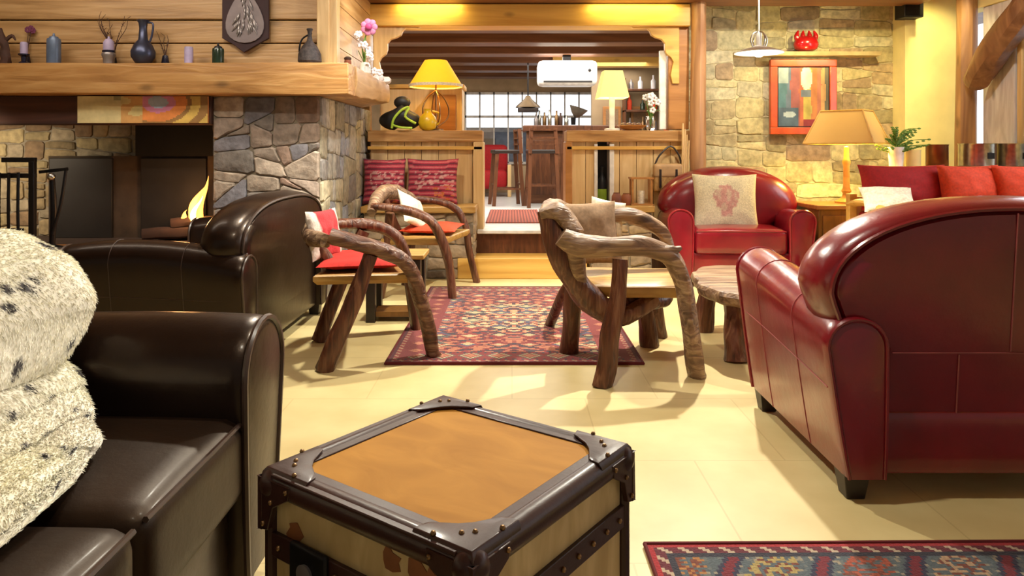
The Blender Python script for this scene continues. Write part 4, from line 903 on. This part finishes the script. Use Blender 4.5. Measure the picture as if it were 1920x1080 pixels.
# ================================================================= CLUB SEATING (front toward local -Y)
def club(t, W, D, mat, aw=.2, ah=.62, bh=.92, ncush=1, bt=.24, dome=2.0, zc=.62, rear_drop=.9, cmat=None, seam=None, over=.02, lean=.08, pipe=None, front_ah=None, seams_rear=True, seat_h=.45, arch=0, over_seat=.0):
    cmat = cmat or mat; pipe = pipe or mat; D2 = D/2; iw = W/2-aw
    MB().rbox(-iw-.03, iw+.03, -D2+.035, D2-.03, .07, .27, .12, 8).build('base', mat, t, smooth=50)
    n = ncush; cw = 2*iw/n
    iw += over_seat; cw = 2*iw/n
    for i in range(n):
        MB().rbox(-iw+cw*i+.003, -iw+cw*(i+1)-.003, -D2+.005, D2-bt+.03, .255, seat_h, .22, 14, .02).build('seat_cushion', cmat, t, smooth=60)
        x0, x1 = -iw+cw*i+.02, -iw+cw*(i+1)-.02
        o = t.children[-1]; MB().tube([(x0, -D2+.012, seat_h-.014), (x1, -D2+.012, seat_h-.014)], .006, 6).build('piping', pipe, o)
    iw -= over_seat
    def section(sx, h, k_, y, hs=1):
        pts = []; zb = .075; hwt = aw*.5*k_; hwb = aw*.34*k_; nv = 7; ztop = h-hwt; cx = W/2-aw/2
        for j in range(nv): f_ = j/(nv-1); s_ = f_**.8; pts.append((cx-.035*(1-f_)+(hwb+(hwt-hwb)*s_), zb+(ztop-zb)*f_))
        for j in range(1, 12): a = PI*j/12; pts.append((cx+hwt*math.cos(a), ztop+hwt*math.sin(a)*.95))
        for j in range(nv): f_ = 1-j/(nv-1); s_ = f_**.8; pts.append((cx-.02*(1-f_)-(hwb+(hwt-hwb)*s_), zb+(ztop-zb)*f_))
        return [Vector((sx*x, y, z)) for x, z in pts]
    for sx in (-1, 1):
        ys = [(-D2-.004, .80), (-D2, .93), (-D2+.012, .985), (-D2+.035, 1.0)]+[(-D2+.035+(D-.07)*i/10, 1.0) for i in range(1, 10)]+[(D2-.035, 1.0), (D2-.012, .97), (D2, .9), (D2+.004, .78)]
        rings = []
        for y, k_ in ys:
            f_ = max(0, (y+D2)/D); h = ah*(1-(1-rear_drop)*f_**1.3)-arch*(2*min(1, f_)-1)**2; rings.append(section(sx, h-(1-k_)*aw*.5, k_, y))
        if sx < 0: rings = rings[::-1]
        a = MB().loft(rings).build('arm', mat, t, smooth=60)
        ed = section(sx, ah-arch-.004, .97, -D2-.001); MB().tube(ed, .0075, 6, 1).build('piping', pipe, a)
        ed = section(sx, ah*rear_drop-arch-.006, .93, D2+.001); MB().tube(ed, .006, 6, 1).build('piping', pipe, a)
        if seam:
            yy = -D2+.24; MB().tube(section(sx, ah*(1-(1-rear_drop)*(.24/D)**1.3)-arch*(2*(yy+D2)/D-1)**2+.001, 1.004, yy), .0022, 5, 1).build('seam', seam, a)
            sc2 = [section(sx, ah*(1-(1-rear_drop)*(q_)**1.3), 1.004, -D2+D*q_) for q_ in [.06+.09*i for i in range(11)]]; MB().tube([v[0].lerp(v[0], 0) if False else v[4] for v in sc2], .0022, 5, 1).build('seam', seam, a)
            yy = D2-.27; MB().tube(section(sx, ah*(1-(1-rear_drop)*((D-.27)/D)**1.3)-arch*(2*(yy+D2)/D-1)**2+.001, 1.004, yy), .0022, 5, 1).build('seam', seam, a)
    hw2 = W/2+over; bw = iw+.03; top = bh-zc
    arc = []
    for i in range(33):
        a = PI*i/32; c, s = math.cos(a), math.sin(a)
        arc.append((hw2*math.copysign(abs(c)**(2/dome), c), zc+top*abs(s)**(2/dome)))
    outl = [(bw, .08), (bw, .3), (bw, ah*rear_drop-.10), (hw2*.93, ah*rear_drop-.035), (hw2*.985, zc-.03)]+arc+[(-hw2*.985, zc-.03), (-hw2*.93, ah*rear_drop-.035), (-bw, ah*rear_drop-.10), (-bw, .3), (-bw, .08)]
    def bring(y, k_, puff=0):
        return [Vector((x*k_, y+(z-.45)*(k_ if z > .45 else 1)*lean, .45+(z-.45)*(k_ if z > .45 else 1))) for x, z in outl]
    y1 = D2-.035
    sts = [(y1+.012, .80), (y1+.010, .89), (y1-.006, .905), (y1+.004, .925), (y1-.004, .95), (y1-.03, .975), (y1-.06, .99), (y1-.10, 1.0), (y1-bt*.65, .99), (y1-bt*.85, .96), (y1-bt, .90), (y1-bt-.03, .80), (y1-bt-.045, .6)]
    bk = MB().loft([bring(y, k_) for y, k_ in sts][::-1]).build('backrest', mat, t, smooth=60)
    up = [p for p in bring(y1+.006, .925)][3:-3]; MB().tube(up, .0075, 6, 1).build('piping', pipe, bk)
    if seam and seams_rear:
        zt_ = .45+(bh-.45)*.9
        MB().tube([(-.0, y1+.0135+(zt_-.45)*lean, zt_), (-.0, y1+.0135, .45)], .0025, 5).build('seam', seam, bk)
        MB().tube([(-bw+.05, y1+.013, .445), (bw-.05, y1+.013, .445)], .0025, 5).build('seam', seam, bk)
        for x in (-.155, .155): MB().tube([(x, y1+.0135, .44), (x, y1+.0135-.35*lean, .10)], .0025, 5).build('seam', seam, bk)
    for sx in (-1, 1):
        for sy in (-1, 1): 
            m = MB(); cx, cy = sx*(W/2-aw*.55), sy*(D2-.06)
            m.loft([[(cx-r, cy-r, z), (cx+r, cy-r, z), (cx+r, cy+r, z), (cx-r, cy+r, z)] for r, z in ((.028, 0), (.04, .085))]); m.build('foot', W_EBONY, t, bev=.003)
    return t
ra1 = club(thing('armchair', 'oxblood leather club armchair seen from behind, nearest on the right', 'armchair', (1.50, 2.60, 0), PI), 1.13, .86, L_RED, .19, .66, .915, seam=L_SEAM, rear_drop=.85, dome=2.15, zc=.64)
ra2 = club(thing('armchair', 'oxblood leather club armchair facing the room against stone wall', 'armchair', (1.80, 5.97, 0), R(-5)), 1.12, .72, L_RED, .2, .61, .93, seam=None, rear_drop=.93, dome=2.1, zc=.60, lean=.03, pipe=leather('red_piping_leather', (.25, .012, .02), .25, .5))
sa = club(thing('sofa', 'dark brown leather sofa in left foreground with fur throw', 'sofa', (-1.05, .95, 0), PI/2), 1.90, .90, L_DARK, .27, .675, .79, 3, .26, 5, .60, .97, cmat=L_DARKC, pipe=L_DSEAM, over=-.06, arch=.015, over_seat=.06)
sb = club(thing('sofa', 'dark brown leather sofa facing fireplace, its curved back toward the rug', 'sofa', (-1.64, 4.065, 0), -PI/2), 1.57, .84, L_DARK, .21, .665, .83, 2, .20, 2.6, .60, .93, pipe=L_DSEAM, over=-.03, lean=.03, arch=.04, seam=L_DSEAM, seams_rear=False)

def face_print(u, v):
    c = (.74, .66, .46)
    x, y = u-.5, v-.52; n1 = noise.noise(Vector((u*12, v*12, 1)))
    if (x/.20)**2+((y-.05)/.23)**2 < 1+.5*n1 or (abs(x+.0) < .09 and -.32 < y < 0): c = (.58, .30, .26) if n1 > -.12 else (.62, .44, .34)
    return c
pillow('cushion', 'beige cushion printed with a pinkish motif on the far armchair', 'cushion', .52, .48, .16, (1.735, 5.90, .405), (R(-15), 0, R(-8)), M_CLOTH, face_print)

# ================================================================= FUR THROW
def fur_throw():
    prof = [(-1.42, .72), (-1.40, .80), (-1.32, .835), (-1.20, .83), (-1.11, .77), (-1.04, .69), (-1.00, .60), (-.94, .53), (-.86, .505), (-.78, .495), (-.74, .47)]
    nu, nv = 150, 190; m = MB(); vc = []; rn = rs(6)
    def prf(t):
        q = t*(len(prof)-1); i = min(len(prof)-2, int(q)); f_ = q-i; f_ = f_*f_*(3-2*f_)*.5+f_*.5
        return prof[i][0]*(1-f_)+prof[i+1][0]*f_, prof[i][1]*(1-f_)+prof[i+1][1]*f_
    def surf(t, s):
        x, z = prf(t)
        ymax = 1.66 if t < .62 else 1.66-.30*min(1, (t-.62)/.32)
        ymax -= .08*math.exp(-((t-.60)/.05)**2)
        ymax -= .12*max(0, (t-.88)/.12)**2
        y = .35+(ymax-.35)*s
        lob = 0
        if t < .62: lob = .115*math.exp(-((s-.96)/.13)**2)*math.sin(PI*min(1, t/.62)**1.8)
        nn = noise.noise(Vector((t*3, y*3.5, 2)))*.035+noise.noise(Vector((t*8, y*8, 5)))*.006
        x += lob+nn*.6; z += nn*.5+lob*.3
        if t > .75: z = max(z, .485)
        return Vector((x, y, z))
    sp = [(rn.random(), rn.uniform(.3, 1), rn.uniform(.006, .014)) for _ in range(120)]
    def colr(t, s):
        c = (.98, .92, .80)
        k_ = .94+.10*noise.noise(Vector((t*5, s*6, 3))); c = (c[0]*k_, c[1]*k_, c[2]*k_*(.95+.1*noise.noise(Vector((t*4, s*4, 9)))))
        for a, b_, r in sp:
            if ((t-a)*1.1)**2+((s-b_)*1.3)**2 < r*r: c = (.06, .05, .05)
        return c
    rows = []
    for lay in (0, 1):
        for i in range(nu+1):
            for j in range(nv+1):
                t, s = i/nu, j/nv; p = surf(t, s)
                e = 1e-3; du = surf(min(1, t+e), s)-surf(max(0, t-e), s); dv = surf(t, min(1, s+e))-surf(t, max(0, s-e)); nr = dv.cross(du).normalized()
                if nr.z < 0 and t > .6: nr = -nr
                if nr.x < 0 and .2 < t < .6: nr = -nr
                edge = min(1, min(t, 1-t)*10, min(s, 1-s)*14)**.5
                p = p+nr*(.030*edge if lay else -.012*edge)
                m.v.append(p); vc.append(colr(t, s))
    o = (nu+1)*(nv+1)
    for i in range(nu):
        for j in range(nv):
            a = i*(nv+1)+j; q = (a, a+1, a+nv+2, a+nv+1); m.f.append(tuple(x+o for x in q)); m.f.append(q[::-1]); m.c += [None, None]
    ob = m.build('fur_throw', M_FUR, None, smooth=80, vc=vc, weld=False)
    # pile
    h = MB(); hc = []
    for _ in range(70000):
        t, s = rn.random(), rn.uniform(.25, 1)**.8
        i, j = min(nu, round(t*nu)), min(nv, round(s*nv)); p = m.v[o+i*(nv+1)+j]
        q = m.v[o+min(nu, i+1)*(nv+1)+j]; r_ = m.v[o+i*(nv+1)+min(nv, j+1)]; p0 = m.v[i*(nv+1)+j]
        nr = (p-p0); nr = nr.normalized() if nr.length > 1e-5 else Vector((.5, .6, .3)).normalized()
        tt = (q-p); p = p+(q-p)*rn.random()+(r_-p)*rn.random()
        edge = 1 if min(t, 1-t, 1-s) > .03 else 1.3
        d = (nr*.35+(q-p0).normalized()*.0+(tt.normalized() if tt.length > 1e-6 else nr)*.75+Vector((rn.uniform(-.18, .18), rn.uniform(-.15, .22), rn.uniform(-.15, .12)))).normalized()*rn.uniform(.006, .011)*edge
        wv = d.cross(Vector((rn.uniform(-1, 1), rn.uniform(-1, 1), rn.uniform(-1, 1)))).normalized()*.0011
        b_ = len(h.v); h.v += [p-wv, p+wv, p+d]; h.f.append((b_, b_+1, b_+2)); h.c.append(None)
        c = colr(t, s); hc += [c, c, tuple(min(1, x*1.12) for x in c)]
    pile = h.build('fur_pile', M_FUR, ob, smooth=0, vc=hc, weld=False); pile['kind'] = 'stuff'
    tag(ob, 'white fur throw with dark spots draped over the foreground sofa', 'throw')
fur_throw()

# ================================================================= TRUNK
tz = .45; tr = thing('trunk', 'square leather-edged trunk with tan top in the foreground', 'trunk', (-.114, 1.432, 0), R(-36.2)); h_ = .25; e = .243
MB().box(-e, e, -e, e, .03, tz-.012).build('body', wood('pale_hide', srgb(176, 150, 100), srgb(214, 190, 140), 'Z', .6, 6, 3, False, .2), tr, bev=.004)
MB().box(-.222, .222, -.222, .222, tz-.012, tz-.002).build('top_panel', L_TAN, tr, bev=.004)
rn = rs(15)
for i in range(7):       # hide patches on the left face
    x, z = rn.uniform(-.2, .2), rn.uniform(.34, .40); pts = [(x+rn.uniform(.010, .03)*math.cos(a), z+rn.uniform(.012, .035)*math.sin(a)) for a in [2*PI*j/9 for j in range(9)]]
    MB().prism(pts, -e-.0015, -e).build('hide_patch', plain('brown_hide', srgb(140, 84, 44), .7) if i == 0 else MATS['brown_hide'], tr, smooth=0)
for sx, sy in ((0, -1), (0, 1), (-1, 0), (1, 0)):
    for z, r in ((tz-.022, .026), (.03, .018)):
        a, b_ = ((-.235, sy*.236, z), (.235, sy*.236, z)) if sy else ((sx*.236, -.235, z), (sx*.236, .235, z))
        MB().tube([a, b_], r, 14, 1).build('edge_roll', L_TRUNK, tr)
    # flat leather lip on the top
    if sy: q = (-.225, .225, sy*.24-.02 if sy < 0 else .205, sy*.24+.035 if sy < 0 else .24)
    else: q = (sx*.24-.02 if sx < 0 else .205, sx*.24+.035 if sx < 0 else .24, -.225, .225)
    MB().box(q[0], q[1], q[2], q[3], tz-.006, tz+.001).build('edge_lip', L_TRUNK, tr, bev=.002)
    a, b_ = ((-.246, sy*.247, .315), (.246, sy*.247, .315)) if sy else ((sx*.247, -.246, .315), (sx*.247, .246, .315))
    stp = MB().bar(a, b_, .010, .045).build('strap', L_TRUNK, tr, bev=.002)
    m = MB()
    for i in range(9):
        f_ = -.21+.42*i/8; p = (f_, sy*.2535, .315) if sy else (sx*.2535, f_, .315); m.ball(p, .0055, n=8)
    m.build('rivet_row', M_BRASS, stp, smooth=80)
for sx in (-1, 1):
    for sy in (-1, 1):
        MB().tube([(sx*.243, sy*.243, .03), (sx*.243, sy*.243, tz-.05)], .014, 10, 1).build('corner_post', L_TRUNK, tr)
        m = MB(); c = MB()
        # cap: rounded shell over the corner
        pl_ = [(0, 0), (-.125, 0), (-.118, -.026), (-.074, -.052), (-.052, -.074), (-.026, -.118), (0, -.125)]
        m.loft([[Vector((sx*(.262-r+x*k_), sy*(.262-r+y*k_), z)) for x, y in pl_] for z, k_, r in ((tz-.012, 1.0, .004), (tz-.002, 1.0, .006), (tz+.006, .96, .012), (tz+.008, .8, .02))])
        m.ball((sx*.238, sy*.238, tz-.024), .031, n=16)
        for ax in (0, 1):
            q = [(0, tz-.01), (-.095, tz-.01), (-.09, tz-.035), (-.045, tz-.06), (-.03, tz-.105), (0, tz-.11)]
            if ax == 0: m.add([(sx*(.262+x), sy*.262, z) for x, z in q]+[(sx*(.262+x), sy*.250, z) for x, z in q], [(0,1,2,3,4,5), (11,10,9,8,7,6)]+[(i, (i+1) % 6, 6+(i+1) % 6, 6+i) for i in range(6)])
            else: m.add([(sx*.262, sy*(.262+x), z) for x, z in q]+[(sx*.250, sy*(.262+x), z) for x, z in q], [(0,1,2,3,4,5), (11,10,9,8,7,6)]+[(i, (i+1) % 6, 6+(i+1) % 6, 6+i) for i in range(6)])
        cap = m.build('corner_cap', L_TRUNK, tr, bev=.003)
        m = MB()
        for x, y in ((-.085, -.008), (-.05, -.035), (-.008, -.085), (-.035, -.05)): m.ball((sx*(.256+x), sy*(.256+y), tz+.008), .005, n=8)
        for x, z in ((-.08, -.02), (-.035, -.05), (-.012, -.095)):
            m.ball((sx*(.256+x), sy*.263, tz+z), .005, n=8); m.ball((sx*.263, sy*(.256+x), tz+z), .005, n=8)
        m.build('rivet_row', M_BRASS, cap, smooth=80)
lk = MB().box(-.17, -.07, -.262, -.248, .24, .345).build('lock_plate', M_IRON, tr, bev=.006)
MB().lathe([(.018, 0), (.02, .006), (.01, .01), (0, .01)], (0, 0, 0)).build('keyhole_disc', M_SILVER, lk).matrix_local = Matrix.Translation((-.12, -.262, .30)) @ Matrix.Rotation(PI/2, 4, 'X')

# ================================================================= RUGS
def rug(name, label, c, W_, L_, nx, ny, fn, rz=0):
    t = thing(name, label, 'rug', c, rz); m = MB()
    for i in range(nx):
        for j in range(ny):
            a, b_ = -W_/2+W_*i/nx, -W_/2+W_*(i+1)/nx; p, q = -L_/2+L_*j/ny, -L_/2+L_*(j+1)/ny
            m.add([(a, p, .012), (b_, p, .012), (b_, q, .012), (a, q, .012)], [(0, 1, 2, 3)], fn(i, j, nx, ny))
    m.box(-W_/2, W_/2, -L_/2, L_/2, .001, .0115, (.10, .01, .015)); m.build('pile', M_RUG, t, smooth=0)
    MB().tube([(-W_/2, -L_/2, .008), (W_/2, -L_/2, .008), (W_/2, L_/2, .008), (-W_/2, L_/2, .008)], .009, 6, 1, closed=True).build('binding', plain('rug_binding_'+name, srgb(96, 20, 26), .9) if 'rug_binding_'+name not in MATS else MATS['rug_binding_'+name], t)
    return t
PR = [(.20, .02, .025), (.34, .06, .04), (.05, .035, .05), (.45, .16, .09), (.50, .40, .22), (.12, .12, .10), (.08, .08, .14), (.26, .04, .04)]
def hsh(*a): return noise.noise(Vector((a[0]*1.37+.5, a[1]*2.11+.5, a[2]*3.3+.5)))
def persian(i, j, nx, ny):
    x = abs(i-nx/2+.5); y = j; dx = nx/2-x; dy = min(j, ny-1-j); d = min(dx, dy)
    if d < 2: return (.10, .012, .02)
    if d < 4: return PR[4] if (i+j) % 4 < 1 else (.28, .04, .04)
    if d < 16:
        k_ = (j if dx < dy else int(x)); m_ = (k_ % 12)-6; r_ = abs(m_)+abs(d-10)
        if d in (4, 5, 14, 15): return PR[0] if k_ % 3 else PR[2]
        return PR[3] if r_ < 3 else PR[4] if r_ == 4 else PR[5] if r_ == 5 else (.22, .03, .03)
    cx, cy = (x % 14)-7, ((j-ny//2) % 16)-8; r_ = abs(cx)*1.0+abs(cy)*.9; cell = hsh(x//14, (abs(j-ny//2)+8)//16, 1)
    base = PR[int(abs(cell)*40) % 8]
    if r_ < 2: return PR[4]
    if r_ < 4: return PR[(int(abs(cell)*70)+3) % 8]
    if r_ < 6: return base
    mid = math.hypot(x/34, (j-ny/2)/42)
    n1 = hsh(x*.25, j*.25, 4)
    if mid < .8 and n1 > -.1: return (.55, .20, .10) if n1 < .15 else (.52, .46, .26)
    return PR[2] if n1 < -.2 else PR[0] if n1 < .1 else PR[3]
rug('rug', 'patterned red oriental rug in the middle of the room between the rustic chairs', (.012, 4.60, 0), 1.27, 2.02, 106, 168, persian)
def persian2(i, j, nx, ny):
    dx = min(i, nx-1-i); dy = min(j, ny-1-j); d = min(dx, dy)
    if d < 2: return (.42, .02, .03)
    if d < 5: return (.55, .42, .30) if (i+j)//2 % 3 == 0 else (.14, .015, .03)
    if d < 7: return (.03, .03, .05)
    p = (i+(ny-j)*.55) % 26
    if p < 3: return (.20, .015, .03)
    if p < 4.5 or p > 24.5: return (.03, .03, .07)
    r_ = math.hypot((p-14)/1.1, ((j % 30)-15)/1.3); n1 = hsh(i*.45, j*.45, 7); cell = int((i+(ny-j)*.55)//26)
    if r_ < 7 and n1 > -.15: return ((.46, .20, .06), (.45, .34, .12), (.40, .08, .04), (.52, .34, .20))[cell % 4] if n1 > .05 else (.20, .05, .03)
    return (.10, .13, .15) if n1 < .15 else (.35, .30, .22) if n1 > .32 else (.16, .18, .18)
rug('rug', 'blue-grey and red bordered rug at the bottom right corner', (1.26, 1.24, 0), 1.80, 1.40, 200, 150, persian2, R(.6))

# ================================================================= ROOT WOOD CHAIRS
def chair_from(name, label, base, parts, mats=None, group='rustic root wood chairs'):
    t = thing(name, label, 'armchair', base, group=group)
    for i, (nm, pts, rad, mt, flat) in enumerate(parts):
        MB().tube(pts, rad, 14, 5, .13, i+int(base[0]*10), flat=flat).build(nm, mt, t, world=True, smooth=50)
    return t
def slab_seat(t, pts, z, th, mt, seed=0):
    poly = []; k_ = len(pts)
    for i in range(k_):
        a, b_ = Vector(pts[i]), Vector(pts[(i+1) % k_])
        for f_ in (0, .25, .5, .75): p = a.lerp(b_, f_); s = 1+.05*noise.noise(Vector((i+f_, seed, 1))); poly.append((p.x, p.y))
    cx = sum(p[0] for p in poly)/len(poly); cy = sum(p[1] for p in poly)/len(poly)
    rings = []
    for k2, zz in ((.93, z-th), (1.0, z-th*.6), (1.0, z-th*.15), (.96, z)):
        rings.append([Vector((cx+(x-cx)*k2*(1+.06*noise.noise(Vector((x*6, y*6, seed)))), cy+(y-cy)*k2*(1+.06*noise.noise(Vector((x*6, y*6, seed+3)))), zz)) for x, y in poly])
    return MB().loft(rings).build('seat', mt, t, world=True, smooth=40)
V = Vector
# left chair (faces right)
c1 = chair_from('rustic_chair', 'rustic root wood chair with red pad, left beside the dark sofa back', (-.74, 3.85, 0), [
    ('arm', [P(618, 442, 3.50), P(660, 455, 3.52), P(720, 470, 3.58), P(765, 500, 3.65), P(792, 570, 3.70), V((-.41, 3.71, .06)), V((-.395, 3.72, 0))], [.045, .048, .05, .05, .048, .045, .045], W_ROOTA, .8),
    ('leg', [P(695, 478, 3.56), P(665, 560, 3.53), P(630, 640, 3.50), G(608, 695)], [.036, .042, .044, .046], W_ROOT, 1),
    ('arm', [V((-1.06, 4.10, .64)), V((-.9, 4.15, .64)), V((-.72, 4.2, .60)), V((-.62, 4.24, .45)), V((-.56, 4.28, 0))], [.035, .04, .042, .042, .04], W_ROOT, .8),
    ('leg', [V((-.84, 4.14, .6)), V((-.97, 4.08, .3)), V((-1.07, 4.04, 0))], [.034, .038, .042], W_ROOT, 1),
    ('back_rail', [V((-.90, 3.52, .62)), V((-1.02, 3.68, .62)), V((-1.08, 3.9, .64)), V((-1.06, 4.10, .62))], [.03, .034, .034, .03], W_ROOTX, 1.2),
    ('back_support', [V((-1.04, 3.75, .60)), V((-.96, 3.78, .5)), V((-.90, 3.80, .40))], [.03, .035, .04], W_ROOT, 1)])
slab_seat(c1, [(-.98, 3.60), (-.50, 3.66), (-.60, 4.2), (-1.0, 4.08)], .44, .05, W_SEAT, 2)
pillow('seat_pad', 'flat red seat pad on the rustic chair at left', 'cushion', .44, .42, .07, (-.76, 3.66, .475), (R(-88), 0, R(10)), M_REDCL, None, 'red seat pads', 20)
pillow('cushion', 'red and white cushion standing upright on the left rustic chair', 'cushion', .30, .26, .08, (-.97, 3.84, .49), (R(-10), R(0), R(74)), M_CLOTH, lambda u, v: (.55, .02, .03) if u > .22 and u < .9 else (.75, .66, .58), None, 20)
# far chair
c2 = chair_from('rustic_chair', 'rustic root wood chair with open hoop back, behind the rug by the stone bench', (-.55, 5.42, 0), [
    ('arm', [V((-.98, 5.10, .67)), V((-.85, 5.08, .66)), V((-.66, 5.08, .62)), V((-.53, 5.10, .52)), V((-.45, 5.15, .28)), V((-.42, 5.18, 0))], [.028, .034, .04, .04, .038, .036], W_ROOT, .85),
    ('arm', [V((-.78, 5.72, .68)), V((-.60, 5.78, .66)), V((-.46, 5.82, .60)), V((-.38, 5.83, .48)), V((-.34, 5.84, .25)), V((-.28, 5.86, 0))], [.03, .034, .036, .034, .032, .03], W_ROOT, .85),
    ('leg', [V((-.86, 5.14, .62)), V((-.90, 5.20, .3)), V((-.95, 5.22, 0))], [.03, .034, .036], W_ROOT, 1),
    ('leg', [V((-.74, 5.72, .62)), V((-.80, 5.74, .3)), V((-.84, 5.76, 0))], [.03, .034, .036], W_ROOT, 1),
    ('back_rail', [V((-.98, 5.08, .625)), V((-.97, 5.25, .72)), V((-.94, 5.42, .745)), V((-.88, 5.6, .74)), V((-.78, 5.72, .68))], [.03, .045, .05, .045, .03], W_ROOTX, 1.2),
    ('back_support', [V((-.93, 5.35, .70)), V((-.86, 5.38, .5)), V((-.82, 5.40, .40))], [.03, .03, .034], W_ROOT, 1)])
slab_seat(c2, [(-.92, 5.16), (-.48, 5.14), (-.34, 5.78), (-.80, 5.74)], .44, .05, W_SEAT, 5)
pillow('seat_pad', 'flat orange-red seat pad on the far rustic chair', 'cushion', .42, .42, .07, (-.62, 5.28, .475), (R(-88), 0, R(-6)), M_ORCL, None, 'red seat pads', 20)
pillow('cushion', 'cream cushion leaning on the arm of the far rustic chair', 'cushion', .30, .28, .08, (-.70, 5.34, .50), (R(-30), R(22), R(60)), M_WHCL, None, None, 20)
# small dark table between
t = thing('small_table', 'small dark square table between the two left rustic chairs', 'side table', (-.74, 4.60, 0))
MB().box(-.18, .20, -.14, .16, .39, .42).build('tabletop', W_SEAT, t, bev=.006)
for x in (-.13, .15):
    for y in (-.10, .12): MB().box(x-.028, x+.028, y-.028, y+.028, .0, .39).build('leg', W_EBONY, t, bev=.004)
MB().box(-.12, .14, -.09, .11, .03, .06).build('lower_shelf', W_TABLE, t)
# right-hand big root chair (faces right)
c3 = chair_from('rustic_chair', 'large gnarled root wood armchair in centre right with taupe cushion', (.52, 3.65, 0), [
    ('arm', [P(1052, 442, 3.32), P(1085, 460, 3.32), P(1150, 462, 3.32), P(1215, 462, 3.33), P(1262, 488, 3.34), P(1284, 545, 3.35), P(1296, 630, 3.36), G(1308, 706)], [.050, .062, .055, .052, .048, .045, .047, .050], W_ROOTX, .85),
    ('leg', [P(1163, 486, 3.32), P(1157, 560, 3.30), P(1143, 640, 3.28), G(1130, 724)], [.034, .040, .046, .046], W_ROOT, 1),
    ('back_post', [P(1022, 392, 3.42), P(1036, 428, 3.42), P(1058, 490, 3.42), P(1100, 555, 3.45), P(1160, 592, 3.50), P(1230, 560, 3.55)], [.040, .058, .066, .060, .052, .040], W_ROOT, .9),
    ('back_knob', [P(1012, 402, 3.40), P(1040, 398, 3.40), P(1062, 412, 3.40), P(1078, 440, 3.36)], [.026, .050, .050, .044], W_ROOTX, .9),
    ('back_support', [P(1080, 470, 3.36), P(1085, 520, 3.40), P(1100, 560, 3.46)], [.045, .036, .03], W_ROOTX, .8),
    ('leg', [P(1078, 520, 3.72), P(1072, 600, 3.74), G(1068, 664)], [.045, .048, .052], W_ROOT, 1),
    ('leg', [P(1072, 520, 4.1), P(1052, 560, 4.15), G(1030, 612)], [.026, .028, .03], W_ROOT, 1),
    ('back_rail', [V((.16, 3.42, .74)), V((.20, 3.62, .76)), V((.25, 3.85, .74)), V((.30, 4.02, .70))], [.04, .05, .05, .04], W_ROOTX, 1.2),
    ('arm', [V((.28, 4.02, .68)), P(1130, 405, 3.95), P(1185, 405, 3.95), P(1238, 432, 3.95), P(1262, 480, 3.93), P(1290, 560, 3.93), V((.95, 3.84, .15)), V((.94, 3.84, 0))], [.035, .045, .055, .048, .034, .03, .03, .032], W_ROOTX, .8),
    ('seat_rail', [P(1130, 590, 3.5), P(1180, 560, 3.6), P(1240, 560, 3.7), V((.84, 3.95, .36))], [.05, .055, .05, .04], W_ROOT, .9),
    ('leg', [V((.66, 3.88, .38)), V((.71, 3.92, .2)), V((.745, 3.94, 0))], [.04, .045, .05], W_ROOT, 1),
    ('leg', [V((.76, 4.02, .38)), V((.80, 4.08, .2)), V((.84, 4.14, 0))], [.03, .04, .045], W_ROOT, 1),
    ('arm_stub', [P(1244, 470, 3.32), P(1262, 470, 3.32), P(1278, 464, 3.32)], [.03, .026, .008], W_ROOTX, .9)])
slab_seat(c3, [(.30, 3.46), (.80, 3.42), (.90, 3.95), (.34, 4.0)], .42, .06, W_SEAT, 9)
pillow('cushion', 'taupe linen cushion leaning in the large root wood armchair', 'cushion', .40, .34, .12, (.40, 3.78, .46), (R(-16), 0, R(20)), M_BRCL, None, None, 24)
pillow('cushion', 'small white cushion peeping out behind the taupe cushion', 'cushion', .2, .2, .08, (.50, 3.93, .60), (R(-15), R(12), R(10)), M_WHCL, None, None, 16)
# driftwood coffee table
ct = thing('coffee_table', 'low live-edge driftwood coffee table behind near red armchair', 'coffee table', (1.1, 4.0, 0))
def live_slab(poly, z0, z1, mt, nm, seed):
    pts = []; k_ = len(poly)
    for i in range(k_):
        p0, p1, p2, p3 = [Vector((*poly[(i+d) % k_], 0)) for d in (-1, 0, 1, 2)]
        for j in range(7):
            t_ = j/7; p = .5*((2*p1)+(-p0+p2)*t_+(2*p0-5*p1+4*p2-p3)*t_*t_+(-p0+3*p1-3*p2+p3)*t_**3); p += Vector((noise.noise(p*8+V((seed, 0, 0))), noise.noise(p*8+V((0, seed, 5))), 0))*.035; pts.append(p)
    c = sum(pts, V((0, 0, 0)))/len(pts); rings = []
    for k2, zz in ((.86, z0), (.97, z0+(z1-z0)*.3), (1, z0+(z1-z0)*.7), (.975, z1-.004), (.95, z1)): rings.append([V((c.x+(p.x-c.x)*k2, c.y+(p.y-c.y)*k2, zz+.012*noise.noise(p*5))) for p in pts])
    MB().loft(rings).build(nm, mt, ct, world=True, smooth=40)
live_slab([(1.00, 4.05), (.99, 3.74), (1.12, 3.46), (1.55, 3.42), (1.75, 3.85), (1.6, 4.3), (1.28, 4.45), (1.08, 4.3)], .285, .365, W_SEAT if False else W_ROOTX, 'tabletop', 3)
for a, b_ in (((1.13, 3.72, .29), (1.125, 3.66, 0)), ((1.15, 4.25, .29), (1.12, 4.28, 0)), ((1.55, 3.75, .29), (1.6, 3.7, 0)), ((1.4, 4.2, .29), (1.45, 4.22, 0))):
    MB().tube([a, ((a[0]+b_[0])/2, (a[1]+b_[1])/2, .15), b_], [.05, .055, .062], 12, 4, .1, a[0]).build('leg', W_ROOT, ct, world=True)
